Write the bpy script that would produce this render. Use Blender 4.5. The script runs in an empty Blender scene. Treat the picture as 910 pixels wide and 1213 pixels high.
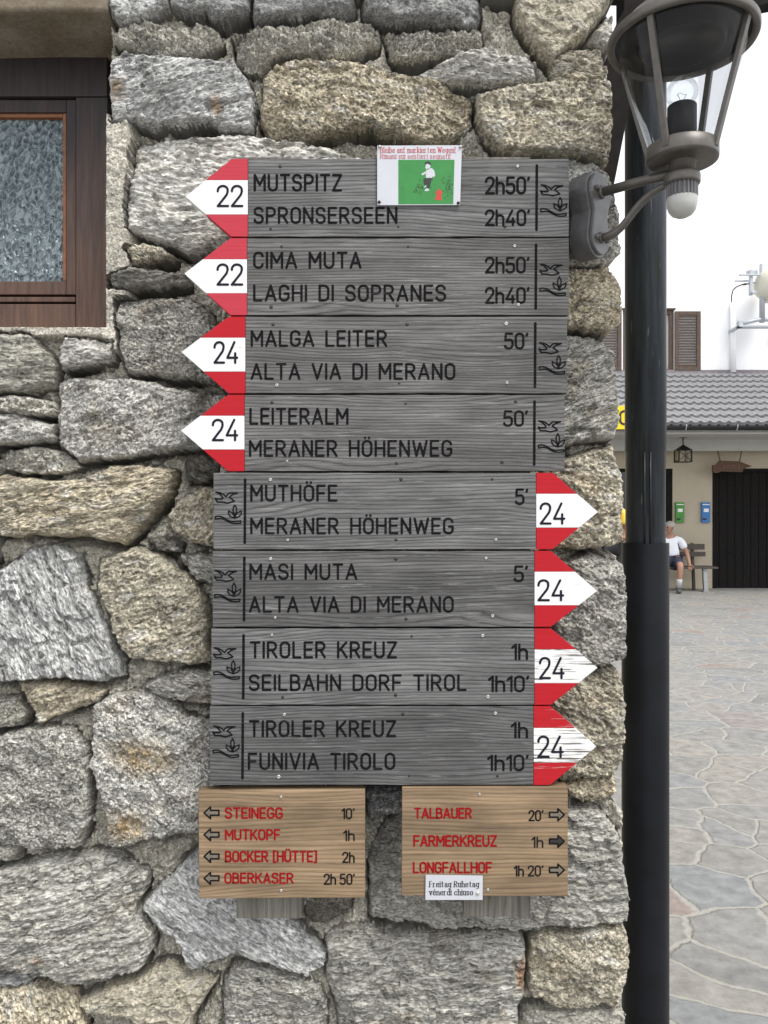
import bpy, bmesh, math, random
import numpy as np
from mathutils import Vector, Matrix

random.seed(7)
scene = bpy.context.scene
C = scene.collection
R = math.radians

# ------------------------------------------------------------------ camera
F, CX, CY = 943.0, 455.0, 606.5          # focal length and centre in photo pixels (910 x 1213)
D, ZC = 1.55, 1.5                        # metres from the wall plane (y = 0), eye height
cam_d = bpy.data.cameras.new('camera')
cam = bpy.data.objects.new('camera', cam_d)
C.objects.link(cam)
cam.location = (0, -D, ZC)
cam.rotation_euler = (R(90), 0, 0)
cam_d.sensor_fit = 'VERTICAL'
cam_d.sensor_height = 36.0
cam_d.sensor_width = 27.0
cam_d.lens = 36.0 * F / 1213.0
cam_d.clip_start = 0.05
cam_d.clip_end = 500
scene.camera = cam

# ------------------------------------------------------------------ light
SUN_EL, SUN_AZ = 58.0, 38.0              # overcast: a broad soft sun, above, in front and to the right of the wall
w = bpy.data.worlds.new('World')
scene.world = w
w.use_nodes = True
nt = w.node_tree
nt.nodes.clear()
sky = nt.nodes.new('ShaderNodeTexSky')
sky.sky_type = 'NISHITA'
sky.sun_disc = False
sky.sun_elevation = R(SUN_EL)
sky.sun_rotation = R(180 - SUN_AZ)
sky.air_density = 1.0
sky.dust_density = 1.0
sky.ozone_density = 1.0
hs = nt.nodes.new('ShaderNodeHueSaturation')
hs.inputs['Saturation'].default_value = 0.16
bg = nt.nodes.new('ShaderNodeBackground')
bg.inputs['Strength'].default_value = 0.15
wo = nt.nodes.new('ShaderNodeOutputWorld')
cloud = nt.nodes.new('ShaderNodeMix')
cloud.data_type = 'RGBA'
cloud.inputs[0].default_value = 0.55
cloud.inputs[7].default_value = (5.3, 5.35, 5.5, 1)      # even white cloud
nt.links.new(sky.outputs[0], hs.inputs['Color'])
nt.links.new(hs.outputs[0], cloud.inputs[6])
nt.links.new(cloud.outputs[2], bg.inputs['Color'])
nt.links.new(bg.outputs[0], wo.inputs['Surface'])

sun_d = bpy.data.lights.new('sun', 'SUN')
sun_d.energy = 1.5
sun_d.angle = R(22)
sun_d.color = (1.0, 0.97, 0.92)
sun = bpy.data.objects.new('sun', sun_d)
C.objects.link(sun)
to_sun = Vector((math.sin(R(SUN_AZ)) * math.cos(R(SUN_EL)), -math.cos(R(SUN_AZ)) * math.cos(R(SUN_EL)), math.sin(R(SUN_EL))))
sun.rotation_euler = to_sun.to_track_quat('Z', 'Y').to_euler()
sun.location = (2, -4, 8)

vs = scene.view_settings
vs.view_transform = 'Standard'
vs.look = 'None'
vs.exposure = 0.95
vs.gamma = 1.0
vs.use_curve_mapping = False
scene.cycles.use_denoising = True
scene.cycles.max_bounces = 8
scene.cycles.transparent_max_bounces = 16
scene.cycles.use_adaptive_sampling = True
scene.cycles.adaptive_threshold = 0.01

# ------------------------------------------------------------------ helpers
def P(px, py, y=0.0):
    d = y + D
    return Vector(((px - CX) * d / F, y, ZC - (py - CY) * d / F))

def tag(o, label=None, cat=None, group=None, kind=None):
    if label: o['label'] = label
    if cat: o['category'] = cat
    if group: o['group'] = group
    if kind: o['kind'] = kind
    return o

ORG = {}
def origin(o):
    return ORG.get(o.name, Vector((0, 0, 0)))

def thing(name, label, cat, loc, group=None):
    o = bpy.data.objects.new(name, None)
    C.objects.link(o)
    o.location = loc
    o.empty_display_size = 0.05
    ORG[o.name] = Vector(loc)
    return tag(o, label, cat, group)

def link_mesh(name, me, mats, parent=None, org=None):
    o = bpy.data.objects.new(name, me)
    C.objects.link(o)
    for m in (mats if isinstance(mats, (list, tuple)) else [mats]):
        me.materials.append(m)
    if parent is not None:
        o.parent = parent
        ORG[o.name] = origin(parent)
    else:
        ORG[o.name] = Vector(org) if org is not None else Vector((0, 0, 0))
        o.location = ORG[o.name]
    return o

class MB:
    """collects shapes given in world coordinates; build() links them as ONE mesh object"""
    def __init__(s):
        s.bm = bmesh.new()
        s.mi = 0
        s.smooth = False
    def faces(s, vs_, fs):
        bv = [s.bm.verts.new(v) for v in vs_]
        for f in fs:
            try:
                fc = s.bm.faces.new([bv[i] for i in f])
                fc.material_index = s.mi
                fc.smooth = s.smooth
            except ValueError:
                pass
        return bv
    def box(s, a, b, bevel=0.0, mat=None):
        tmp = bmesh.new()
        x0, y0, z0 = (min(a[i], b[i]) for i in range(3))
        x1, y1, z1 = (max(a[i], b[i]) for i in range(3))
        vv = [tmp.verts.new(v) for v in ((x0,y0,z0),(x1,y0,z0),(x1,y1,z0),(x0,y1,z0),(x0,y0,z1),(x1,y0,z1),(x1,y1,z1),(x0,y1,z1))]
        for f in ((0,3,2,1),(4,5,6,7),(0,1,5,4),(1,2,6,5),(2,3,7,6),(3,0,4,7)):
            tmp.faces.new([vv[i] for i in f])
        if bevel:
            bmesh.ops.bevel(tmp, geom=tmp.edges[:] + tmp.verts[:], offset=bevel, segments=2, profile=0.6, affect='EDGES')
        if mat is not None:
            tmp.transform(mat)
        s.merge(tmp)
    def merge(s, tmp):
        tmp.verts.index_update()
        vs_ = [v.co.copy() for v in tmp.verts]
        fs = [[v.index for v in f.verts] for f in tmp.faces]
        s.faces(vs_, fs)
        tmp.free()
    def prism(s, pts, vec, bevel=0.0):
        """polygon pts (3d, ordered) extruded along vec"""
        tmp = bmesh.new()
        n = len(pts)
        a = [tmp.verts.new(p) for p in pts]
        b = [tmp.verts.new(Vector(p) + Vector(vec)) for p in pts]
        tmp.faces.new(a)
        tmp.faces.new(list(reversed(b)))
        for i in range(n):
            tmp.faces.new((a[i], b[i], b[(i+1) % n], a[(i+1) % n]))
        bmesh.ops.recalc_face_normals(tmp, faces=tmp.faces[:])
        if bevel:
            bmesh.ops.bevel(tmp, geom=tmp.edges[:] + tmp.verts[:], offset=bevel, segments=2, profile=0.6, affect='EDGES')
        s.merge(tmp)
    def tube(s, pts, rad, n=12, cap=True):
        pts = [Vector(p) for p in pts]
        m = len(pts)
        rads = rad if isinstance(rad, (list, tuple)) else [rad] * m
        prev = None
        rings = []
        sm, s.smooth = s.smooth, True
        for i, p in enumerate(pts):
            t = (pts[min(i+1, m-1)] - pts[max(i-1, 0)]).normalized()
            if prev is None:
                ref = Vector((0, 0, 1)) if abs(t.z) < 0.9 else Vector((1, 0, 0))
                u = t.cross(ref).normalized()
            else:
                u = (prev - t * prev.dot(t)).normalized()
            prev = u
            v = t.cross(u)
            rings.append([s.bm.verts.new(p + (u * math.cos(2*math.pi*k/n) + v * math.sin(2*math.pi*k/n)) * rads[i]) for k in range(n)])
        for i in range(m - 1):
            for k in range(n):
                f = s.bm.faces.new((rings[i][k], rings[i][(k+1) % n], rings[i+1][(k+1) % n], rings[i+1][k]))
                f.smooth = True
                f.material_index = s.mi
        if cap:
            for ring, rev in ((rings[0], True), (rings[-1], False)):
                f = s.bm.faces.new(list(reversed(ring)) if rev else ring)
                f.material_index = s.mi
        s.smooth = sm
    def lathe(s, prof, c, n=40, axis=None):
        """profile [(r, h)] turned round a vertical axis (or matrix axis) at c"""
        M = axis or Matrix.Identity(3)
        rings = []
        for r, h in prof:
            if r < 1e-6:
                rings.append([s.bm.verts.new(Vector(c) + M @ Vector((0, 0, h)))])
            else:
                rings.append([s.bm.verts.new(Vector(c) + M @ Vector((r*math.cos(2*math.pi*k/n), r*math.sin(2*math.pi*k/n), h))) for k in range(n)])
        for a, b in zip(rings[:-1], rings[1:]):
            for k in range(n):
                q = []
                for v in ((a[k % len(a)]), (a[(k+1) % n % len(a)] if len(a) > 1 else a[0]), (b[(k+1) % n] if len(b) > 1 else b[0]), (b[k] if len(b) > 1 else b[0])):
                    if v not in q: q.append(v)
                if len(q) >= 3:
                    f = s.bm.faces.new(q)
                    f.smooth = True
                    f.material_index = s.mi
    def ball(s, c, rx, ry=None, rz=None, n=16, mat=None):
        ry = ry or rx; rz = rz or rx
        m = n // 2
        tmp = bmesh.new()
        bmesh.ops.create_uvsphere(tmp, u_segments=n, v_segments=m, radius=1.0)
        for v in tmp.verts:
            co = Vector((v.co.x*rx, v.co.y*ry, v.co.z*rz))
            if mat is not None: co = mat @ co
            v.co = co + Vector(c)
        sm, s.smooth = s.smooth, True
        s.merge(tmp)
        s.smooth = sm
    def build(s, name, mats, parent=None, org=None, sharp=None):
        me = bpy.data.meshes.new(name)
        o_ = origin(parent) if parent is not None else (Vector(org) if org is not None else Vector((0, 0, 0)))
        bmesh.ops.translate(s.bm, verts=s.bm.verts[:], vec=-o_)
        bmesh.ops.recalc_face_normals(s.bm, faces=s.bm.faces[:])
        s.bm.to_mesh(me)
        s.bm.free()
        o = link_mesh(name, me, mats, parent, o_)
        if sharp is not None:
            me.polygons.foreach_set('use_smooth', [True] * len(me.polygons))
            me.set_sharp_from_angle(angle=R(sharp))
        return o

# ------------------------------------------------------------------ materials
class NT:
    def __init__(s, name):
        s.m = bpy.data.materials.new(name)
        s.m.use_nodes = True
        s.t = s.m.node_tree
        s.b = s.t.nodes['Principled BSDF']
        s.out = s.t.nodes['Material Output']
    def n(s, typ, **kw):
        nd = s.t.nodes.new(typ)
        for k, v in kw.items():
            setattr(nd, k, v)
        return nd
    def l(s, a, b):
        s.t.links.new(a, b)
        return b
    def val(s, sock, v):
        if isinstance(v, bpy.types.NodeSocket): s.l(v, sock)
        else: sock.default_value = v
    def coord(s, kind='Object', scale=(1, 1, 1), rnd=0.0, rot=(0, 0, 0), src=None):
        if src is None:
            src = s.n('ShaderNodeTexCoord').outputs[kind]
        mp = s.n('ShaderNodeMapping')
        mp.inputs['Scale'].default_value = scale
        mp.inputs['Rotation'].default_value = rot
        s.l(src, mp.inputs['Vector'])
        if rnd:
            oi = s.n('ShaderNodeObjectInfo')
            ml = s.n('ShaderNodeMath', operation='MULTIPLY')
            s.l(oi.outputs['Random'], ml.inputs[0]); ml.inputs[1].default_value = rnd
            ad = s.n('ShaderNodeVectorMath', operation='ADD')
            s.l(mp.outputs[0], ad.inputs[0]); s.l(ml.outputs[0], ad.inputs[1])
            return ad.outputs[0]
        return mp.outputs[0]
    def noise(s, vec, scale=5, detail=4, rough=0.55, dist=0.0):
        nd = s.n('ShaderNodeTexNoise')
        nd.inputs['Scale'].default_value = scale
        nd.inputs['Detail'].default_value = detail
        nd.inputs['Roughness'].default_value = rough
        nd.inputs['Distortion'].default_value = dist
        if vec is not None: s.l(vec, nd.inputs['Vector'])
        return nd.outputs['Fac']
    def ramp(s, fac, stops, interp='LINEAR'):
        nd = s.n('ShaderNodeValToRGB')
        cr = nd.color_ramp
        cr.interpolation = interp
        while len(cr.elements) < len(stops): cr.elements.new(0.5)
        for e, (p, c) in zip(cr.elements, stops):
            e.position = p
            e.color = (c, c, c, 1) if isinstance(c, (int, float)) else (*c, 1)
        s.l(fac, nd.inputs['Fac'])
        return nd.outputs['Color']
    def mix(s, fac, a, b, mode='MIX'):
        nd = s.n('ShaderNodeMix', data_type='RGBA', blend_type=mode)
        s.val(nd.inputs['Factor'], fac)
        for sock, v in ((nd.inputs['A'], a), (nd.inputs['B'], b)):
            if isinstance(v, bpy.types.NodeSocket): s.l(v, sock)
            else: sock.default_value = (*v, 1) if len(v) == 3 else v
        # index by identifier for colour sockets
        return nd
    def mixc(s, fac, a, b, mode='MIX'):
        nd = s.n('ShaderNodeMix', data_type='RGBA', blend_type=mode)
        s.val(nd.inputs[0], fac)
        for sock, v in ((nd.inputs[6], a), (nd.inputs[7], b)):
            if isinstance(v, bpy.types.NodeSocket): s.l(v, sock)
            elif isinstance(v, (int, float)): sock.default_value = (v, v, v, 1)
            else: sock.default_value = (*v, 1)
        return nd.outputs[2]
    def math(s, op, a, b=None):
        nd = s.n('ShaderNodeMath', operation=op)
        s.val(nd.inputs[0], a)
        if b is not None: s.val(nd.inputs[1], b)
        return nd.outputs[0]
    def bump(s, h, strength=0.5, dist=0.002, normal=None):
        nd = s.n('ShaderNodeBump')
        nd.inputs['Strength'].default_value = strength
        nd.inputs['Distance'].default_value = dist
        s.l(h, nd.inputs['Height'])
        if normal is not None: s.l(normal, nd.inputs['Normal'])
        s.l(nd.outputs[0], s.b.inputs['Normal'])
        return nd.outputs[0]
    def base(s, c):
        if isinstance(c, bpy.types.NodeSocket): s.l(c, s.b.inputs['Base Color'])
        else: s.b.inputs['Base Color'].default_value = (*c, 1)
    def set(s, rough=None, metal=None, spec=None):
        if rough is not None: s.val(s.b.inputs['Roughness'], rough)
        if metal is not None: s.b.inputs['Metallic'].default_value = metal
        if spec is not None: s.b.inputs['Specular IOR Level'].default_value = spec

def simple(name, col, rough=0.6, metal=0.0, var=0.15, scale=30, bump=0.0, spec=0.5, bdist=0.001):
    t = NT(name)
    v = t.coord('Object')
    nz = t.noise(v, scale, 5, 0.6)
    t.base(t.mixc(1.0, col, t.ramp(nz, [(0.3, 1 - var), (0.7, 1 + var)]), 'MULTIPLY'))
    t.set(rough, metal, spec)
    if bump:
        t.bump(nz, bump, bdist)
    return t.m

M = {}
# stone: colour and grain direction come from the wall's own attributes
t = NT('stone')
at = t.n('ShaderNodeAttribute', attribute_name='col')
ag = t.n('ShaderNodeAttribute', attribute_name='grain')
g = ag.outputs['Vector']
n1 = t.noise(g, 24, 5, 0.62)
n2 = t.noise(g, 88, 4, 0.62)
n3 = t.noise(g, 190, 3, 0.6)
n4 = t.noise(g, 330, 2, 0.5)
c = t.mixc(1.0, at.outputs['Color'], t.ramp(n1, [(0.30, (0.72, 0.715, 0.70)), (0.5, (1.0, 0.995, 0.98)), (0.72, (1.28, 1.27, 1.24))]), 'MULTIPLY')
# dark mica flecks and pale feldspar grains with crisp edges
patch = t.ramp(t.noise(g, 9, 4, 0.6), [(0.36, 0.15), (0.62, 0.95)])
amt = t.math('MULTIPLY', at.outputs['Alpha'], patch)
fl = t.mixc(1.0, t.ramp(n2, [(0.34, 0.45), (0.42, 0.92), (0.56, 1.08), (0.64, 1.55)]), t.ramp(n3, [(0.36, 0.34), (0.43, 0.95), (0.56, 1.10), (0.62, 1.7)]), 'MULTIPLY')
c = t.mixc(1.0, c, t.mixc(amt, (1.0, 1.0, 1.0), fl), 'MULTIPLY')
c = t.mixc(1.0, c, t.ramp(n4, [(0.36, 0.66), (0.5, 1.0), (0.64, 1.35)]), 'MULTIPLY')
t.base(c)
t.set(0.78, 0, 0.35)
pits = t.ramp(n3, [(0.36, 0.0), (0.46, 1.0)])
hh = t.math('ADD', t.math('ADD', t.math('MULTIPLY', n2, 1.4), t.math('MULTIPLY', n4, 0.35)), t.math('MULTIPLY', pits, 0.5))
hh = t.math('MULTIPLY', hh, t.math('ADD', 0.35, t.math('MULTIPLY', at.outputs['Alpha'], 0.8)))
t.bump(hh, 1.0, 0.006)
M['stone'] = t.m

def wood(name, light, dark, line, ring=95, streak=1.0, bump=0.5, crackc=0.25, rough=0.75, weather=None):
    """timber with the grain along x: growth rings, fine streaks and fine cracks"""
    t = NT(name)
    v = t.coord('Object', (1, 1, 1), 37.0)
    vd = t.coord('Object', (1.0, 3, 6), 37.0)
    warp = t.noise(vd, 1.6, 2, 0.5)
    sx = t.n('ShaderNodeSeparateXYZ'); t.l(v, sx.inputs[0])
    kv = t.n('ShaderNodeTexVoronoi', feature='F1'); kv.inputs['Scale'].default_value = 1.0
    t.l(t.coord('Object', (2.2, 3, 9), 23.0), kv.inputs['Vector'])
    knot = t.ramp(kv.outputs['Distance'], [(0.0, 1.0), (0.12, 0.62), (0.42, 0.0)])
    ph = t.math('ADD', t.math('MULTIPLY', sx.outputs['Z'], ring), t.math('MULTIPLY', warp, 7.0))
    ph = t.math('ADD', ph, t.math('MULTIPLY', knot, 3.6))
    ph = t.math('ADD', ph, t.math('MULTIPLY', t.noise(t.coord('Object', (9, 9, 60), 11.0), 3, 3, 0.6), 0.5))
    fr = t.math('FRACT', ph)
    rings = t.ramp(fr, [(0.0, 0.1), (0.10, 0.7), (0.55, 1.0), (0.82, 0.6), (1.0, 0.1)])
    fine = t.noise(t.coord('Object', (9, 9, 950), 5.0), 1.0, 4, 0.7)
    streaks = t.noise(t.coord('Object', (3, 3, 120), 9.0), 1.0, 4, 0.6)
    cl = t.mixc(rings, dark, light)
    cl = t.mixc(1.0, cl, t.ramp(fine, [(0.25, 1 - 0.45*streak), (0.5, 1.0), (0.75, 1 + 0.42*streak)]), 'MULTIPLY')
    cl = t.mixc(1.0, cl, t.ramp(streaks, [(0.27, 0.68), (0.5, 1.0), (0.74, 1.32)]), 'MULTIPLY')
    big = t.noise(t.coord('Object', (4, 4, 9), 21.0), 1.5, 3, 0.6)
    cl = t.mixc(1.0, cl, t.ramp(big, [(0.3, 0.74), (0.7, 1.26)]), 'MULTIPLY')
    crack = t.ramp(t.noise(t.coord('Object', (5, 5, 330), 3.0), 1.0, 3, 0.55), [(0.24, 1.0), (0.31, 0.0)])
    cl = t.mixc(t.math('MULTIPLY', crack, crackc), cl, line)
    oi = t.n('ShaderNodeObjectInfo')
    cl = t.mixc(1.0, cl, t.ramp(oi.outputs['Random'], [(0.0, (0.80, 0.80, 0.81)), (0.5, (1.0, 0.985, 0.97)), (1.0, (1.16, 1.17, 1.19))]), 'MULTIPLY')
    if weather:
        wv = t.ramp(t.noise(t.coord('Object', (12, 12, 260), 15.0), 1.0, 5, 0.7), [(0.575, 0.0), (0.70, 0.8)])
        cl = t.mixc(wv, cl, weather)
    t.base(cl)
    t.set(rough, 0, 0.3)
    h = t.math('ADD', t.math('MULTIPLY', rings, 0.6), t.math('ADD', fine, t.math('MULTIPLY', crack, -0.9)))
    t.bump(h, bump, 0.0012)
    return t.m

M['grey_wood'] = wood('grey_wood', (0.136, 0.134, 0.132), (0.036, 0.0353, 0.035), (0.010, 0.010, 0.010), ring=150, streak=1.3, crackc=0.9, weather=(0.27, 0.27, 0.27))
M['tan_wood'] = wood('tan_wood', (0.250, 0.180, 0.112), (0.135, 0.091, 0.053), (0.10, 0.07, 0.042), ring=130, streak=0.45, bump=0.3, crackc=0.35, rough=0.65)
M['batten_wood'] = wood('batten_wood', (0.16, 0.15, 0.13), (0.10, 0.094, 0.08), (0.05, 0.04, 0.035), ring=70, crackc=0.6)

def painted(name, col, wear, lo, hi, under=(0.13, 0.115, 0.10)):
    """paint on timber, flaking off along the grain"""
    t = NT(name)
    a = t.noise(t.coord('Object', (8, 8, 430), 17.0), 1.0, 4, 0.6)
    b = t.noise(t.coord('Object', (14, 14, 22), 7.0), 1.0, 3, 0.6)
    k = t.math('ADD', t.math('MULTIPLY', a, 0.8), t.math('MULTIPLY', b, 0.35 * wear))
    mk = t.ramp(k, [(lo, 0.0), (hi, 1.0)])
    fine = t.noise(t.coord('Object', (10, 10, 500), 2.0), 1.0, 3, 0.6)
    pc = t.mixc(1.0, col, t.ramp(fine, [(0.3, 0.93), (0.7, 1.06)]), 'MULTIPLY')
    t.base(t.mixc(mk, pc, under))
    t.set(0.6, 0, 0.2)
    t.bump(t.math('SUBTRACT', fine, t.math('MULTIPLY', mk, 1.2)), 0.35, 0.0008)
    return t.m
M['paint_white'] = painted('paint_white', (0.72, 0.72, 0.72), 0.6, 0.675, 0.70)
M['paint_white_worn'] = painted('paint_white_worn', (0.70, 0.70, 0.69), 1.0, 0.635, 0.65)
M['paint_red'] = painted('paint_red', (0.40, 0.010, 0.018), 0.6, 0.72, 0.75, (0.45, 0.28, 0.26))
M['paint_pink_red'] = painted('paint_pink_red', (0.44, 0.038, 0.058), 0.6, 0.72, 0.75, (0.4, 0.28, 0.26))
M['paint_red_worn'] = painted('paint_red_worn', (0.40, 0.011, 0.018), 1.0, 0.70, 0.72, (0.50, 0.33, 0.31))
t = NT('groove_black')
st_ = t.ramp(t.noise(t.coord('Object', (18, 18, 600), 4.0), 1.0, 4, 0.65), [(0.55, 0.0), (0.70, 1.0)])
t.base(t.mixc(st_, (0.007, 0.007, 0.008), (0.040, 0.039, 0.039)))  # grain breaking through, also painting grey highlights into the letters
t.set(0.9, 0, 0.08)
M['groove_black'] = t.m
M['number_black'] = simple('number_black', (0.013, 0.013, 0.022), 0.7, 0, 0.4, 300, 0, 0.1)
M['groove_red'] = simple('groove_red', (0.25, 0.006, 0.008), 0.8, 0, 0.3, 300, 0, 0.1)
M['arrow_grey'] = simple('arrow_grey', (0.15, 0.128, 0.10), 0.7, 0, 0.3, 200)
M['paper'] = simple('paper', (0.50, 0.51, 0.55), 0.45, 0, 0.04, 20, 0.08, 0.5, 0.002)
M['poster_green'] = simple('poster_green', (0.022, 0.20, 0.035), 0.35, 0, 0.10, 40)
M['poster_red'] = simple('poster_red', (0.5, 0.035, 0.02), 0.4, 0, 0.08, 40)
M['ink_red'] = simple('ink_red', (0.42, 0.03, 0.035), 0.5, 0, 0.2, 200)
M['ink_black'] = simple('ink_black', (0.015, 0.015, 0.017), 0.5, 0, 0.2, 200)
M['screw_steel'] = simple('screw_steel', (0.46, 0.45, 0.43), 0.42, 0.8, 0.2, 300)
M['screw_dark'] = simple('screw_dark', (0.03, 0.028, 0.026), 0.6, 0.3, 0.2, 300)

t = NT('window_wood')
v = t.coord('Object', (60, 60, 4))
vn = t.noise(v, 2.0, 5, 0.65)
sz = t.n('ShaderNodeSeparateXYZ'); t.l(t.coord('Object'), sz.inputs[0])
low_mask = t.ramp(t.math('ADD', t.math('MULTIPLY', t.math('SUBTRACT', 2.42, sz.outputs['Z']), 1.15), t.math('MULTIPLY', t.noise(t.coord('Object', (30, 30, 3)), 2, 4), 0.5)), [(0.30, 0.0), (0.9, 1.0)])
cw = t.mixc(low_mask, (0.030, 0.023, 0.024), (0.112, 0.060, 0.040))  # dark at the top, browner and paler towards the bottom
t.base(t.mixc(1.0, cw, t.ramp(vn, [(0.28, 0.6), (0.5, 1.0), (0.75, 1.5)]), 'MULTIPLY'))
t.set(0.55, 0, 0.4)
t.bump(vn, 0.4, 0.0015)
M['window_wood'] = t.m
M['bead_wood'] = simple('bead_wood', (0.20, 0.072, 0.024), 0.5, 0, 0.3, 60, 0.2)

t = NT('obscure_glass')
v = t.coord('Object', (1, 1, 0.62))
vo = t.n('ShaderNodeTexVoronoi', feature='SMOOTH_F1')
vo.inputs['Scale'].default_value = 125
vo.inputs['Smoothness'].default_value = 0.55
wv = t.noise(v, 45, 3, 0.5)
vm = t.n('ShaderNodeVectorMath', operation='MULTIPLY_ADD')
t.l(v, vm.inputs[0]); vm.inputs[1].default_value = (1, 1, 1)
cb = t.n('ShaderNodeCombineXYZ'); t.l(t.math('MULTIPLY', wv, 0.03), cb.inputs[0]); t.l(t.math('MULTIPLY', wv, 0.02), cb.inputs[2])
t.l(cb.outputs[0], vm.inputs[2])
t.l(vm.outputs[0], vo.inputs['Vector'])
t.base(t.mixc(t.ramp(vo.outputs['Distance'], [(0.15, 0.0), (0.6, 1.0)]), (0.065, 0.095, 0.110), (0.15, 0.195, 0.215)))  # dark and pale blobs of refracted light painted into the base colour
t.set(0.16, 0, 0.9)
t.bump(t.math('ADD', vo.outputs['Distance'], t.math('MULTIPLY', wv, 0.5)), 1.0, 0.011)
M['obscure_glass'] = t.m

t = NT('lintel_stone')
v = t.coord('Object')
a = t.noise(v, 9, 6, 0.65)
b = t.noise(v, 90, 5, 0.7)
cc = t.mixc(t.ramp(a, [(0.35, 0), (0.7, 1)]), (0.17, 0.135, 0.095), (0.27, 0.24, 0.19))
t.base(t.mixc(1.0, cc, t.ramp(b, [(0.3, 0.75), (0.7, 1.25)]), 'MULTIPLY'))
t.set(0.9, 0, 0.2)
t.bump(t.math('ADD', a, t.math('MULTIPLY', b, 0.5)), 0.8, 0.006)
M['lintel_stone'] = t.m

t = NT('drain_metal')
v = t.coord('Object', (1, 1, 0.06))
a = t.noise(v, 60, 5, 0.7)
scr = t.ramp(t.noise(t.coord('Object', (1, 1, 0.09)), 170, 2, 0.5), [(0.70, 0), (0.76, 1)])
cc = t.mixc(t.ramp(a, [(0.35, 0), (0.75, 1)]), (0.005, 0.006, 0.008), (0.034, 0.044, 0.055))
cc = t.mixc(t.math('MULTIPLY', scr, 0.5), cc, (0.16, 0.17, 0.18))
t.base(cc)
t.set(t.ramp(a, [(0.3, 0.28), (0.7, 0.5)]), 0.35, 0.5)
t.bump(a, 0.15, 0.002)
M['drain_metal'] = t.m
M['drain_sleeve'] = simple('drain_sleeve', (0.005, 0.006, 0.009), 0.42, 0.0, 0.4, 12, 0.1, 0.25)
M['copper_green'] = simple('copper_green', (0.06, 0.085, 0.09), 0.5, 0.3, 0.35, 18)
M['dark_timber'] = simple('dark_timber', (0.014, 0.012, 0.011), 0.8, 0, 0.3, 40, 0.3, 0.12)
M['lamp_metal'] = simple('lamp_metal', (0.115, 0.106, 0.096), 0.42, 0.4, 0.18, 60, 0.05)
M['lamp_plate'] = simple('lamp_plate', (0.135, 0.135, 0.138), 0.42, 0.3, 0.2, 50, 0.08)
M['lamp_inside'] = simple('lamp_inside', (0.018, 0.016, 0.016), 0.35, 0.0, 0.2, 50, 0.0, 0.12)
M['socket_black'] = simple('socket_black', (0.02, 0.02, 0.022), 0.45, 0, 0.2, 60, 0.0, 0.12)
M['sensor_white'] = simple('sensor_white', (0.42, 0.42, 0.40), 0.2, 0, 0.06, 60)

def glass(name, col=(1, 1, 1), rough=0.0, thin=0.12):
    """thin clear glass: mostly see-through with a fresnel reflection"""
    t = NT(name)
    tr = t.n('ShaderNodeBsdfTransparent'); tr.inputs[0].default_value = (*col, 1)
    gl = t.n('ShaderNodeBsdfGlossy'); gl.inputs['Roughness'].default_value = max(rough, 0.03)
    lw = t.n('ShaderNodeLayerWeight'); lw.inputs['Blend'].default_value = 0.28
    f = t.math('ADD', t.math('MULTIPLY', lw.outputs['Fresnel'], 0.35), thin * 0.3)
    mx = t.n('ShaderNodeMixShader')
    t.l(f, mx.inputs[0]); t.l(tr.outputs[0], mx.inputs[1]); t.l(gl.outputs[0], mx.inputs[2])
    t.l(mx.outputs[0], t.out.inputs['Surface'])
    return t.m
M['clear_glass'] = glass('clear_glass', (0.97, 0.98, 0.99), 0, 0.03)
M['bulb_glass'] = glass('bulb_glass', (0.95, 0.965, 0.975), 0.02, 0.15)

# plaza: crazy paving of flat stones with pale joints
t = NT('plaza_paving')
v = t.coord('Object')
wn = t.n('ShaderNodeTexNoise'); wn.inputs['Scale'].default_value = 1.7; wn.inputs['Detail'].default_value = 2
t.l(v, wn.inputs['Vector'])
wm = t.n('ShaderNodeVectorMath', operation='MULTIPLY_ADD')
t.l(wn.outputs['Color'], wm.inputs[0]); wm.inputs[1].default_value = (0.26, 0.26, 0); t.l(v, wm.inputs[2])
flat = t.n('ShaderNodeVectorMath', operation='MULTIPLY'); t.l(wm.outputs[0], flat.inputs[0]); flat.inputs[1].default_value = (0.86, 1.0, 0)
fine = t.n('ShaderNodeTexNoise'); fine.inputs['Scale'].default_value = 18; fine.inputs['Detail'].default_value = 3; t.l(v, fine.inputs['Vector'])
fm = t.n('ShaderNodeVectorMath', operation='MULTIPLY_ADD'); t.l(fine.outputs['Color'], fm.inputs[0]); fm.inputs[1].default_value = (0.03, 0.03, 0); t.l(flat.outputs[0], fm.inputs[2])
ve = t.n('ShaderNodeTexVoronoi', feature='DISTANCE_TO_EDGE', voronoi_dimensions='2D'); ve.inputs['Scale'].default_value = 3.7; t.l(fm.outputs[0], ve.inputs['Vector'])
vc = t.n('ShaderNodeTexVoronoi', feature='F1', voronoi_dimensions='2D'); vc.inputs['Scale'].default_value = 3.7; t.l(fm.outputs[0], vc.inputs['Vector'])
for q in (ve, vc): q.inputs['Randomness'].default_value = 0.95
sp = t.n('ShaderNodeSeparateColor'); t.l(vc.outputs['Color'], sp.inputs[0])
cell = t.ramp(sp.outputs[0], [(0.0, (0.20, 0.20, 0.197)), (0.25, (0.25, 0.241, 0.223)), (0.45, (0.213, 0.22, 0.225)), (0.65, (0.265, 0.25, 0.226)), (0.88, (0.232, 0.23, 0.223)), (0.94, (0.25, 0.20, 0.18)), (0.97, (0.235, 0.235, 0.235))])
nn = t.noise(v, 14, 6, 0.65)
cell = t.mixc(1.0, cell, t.ramp(nn, [(0.3, 0.70), (0.7, 1.26)]), 'MULTIPLY')
joint = t.ramp(ve.outputs['Distance'], [(0.018, 1.0), (0.048, 0.0)])
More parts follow.
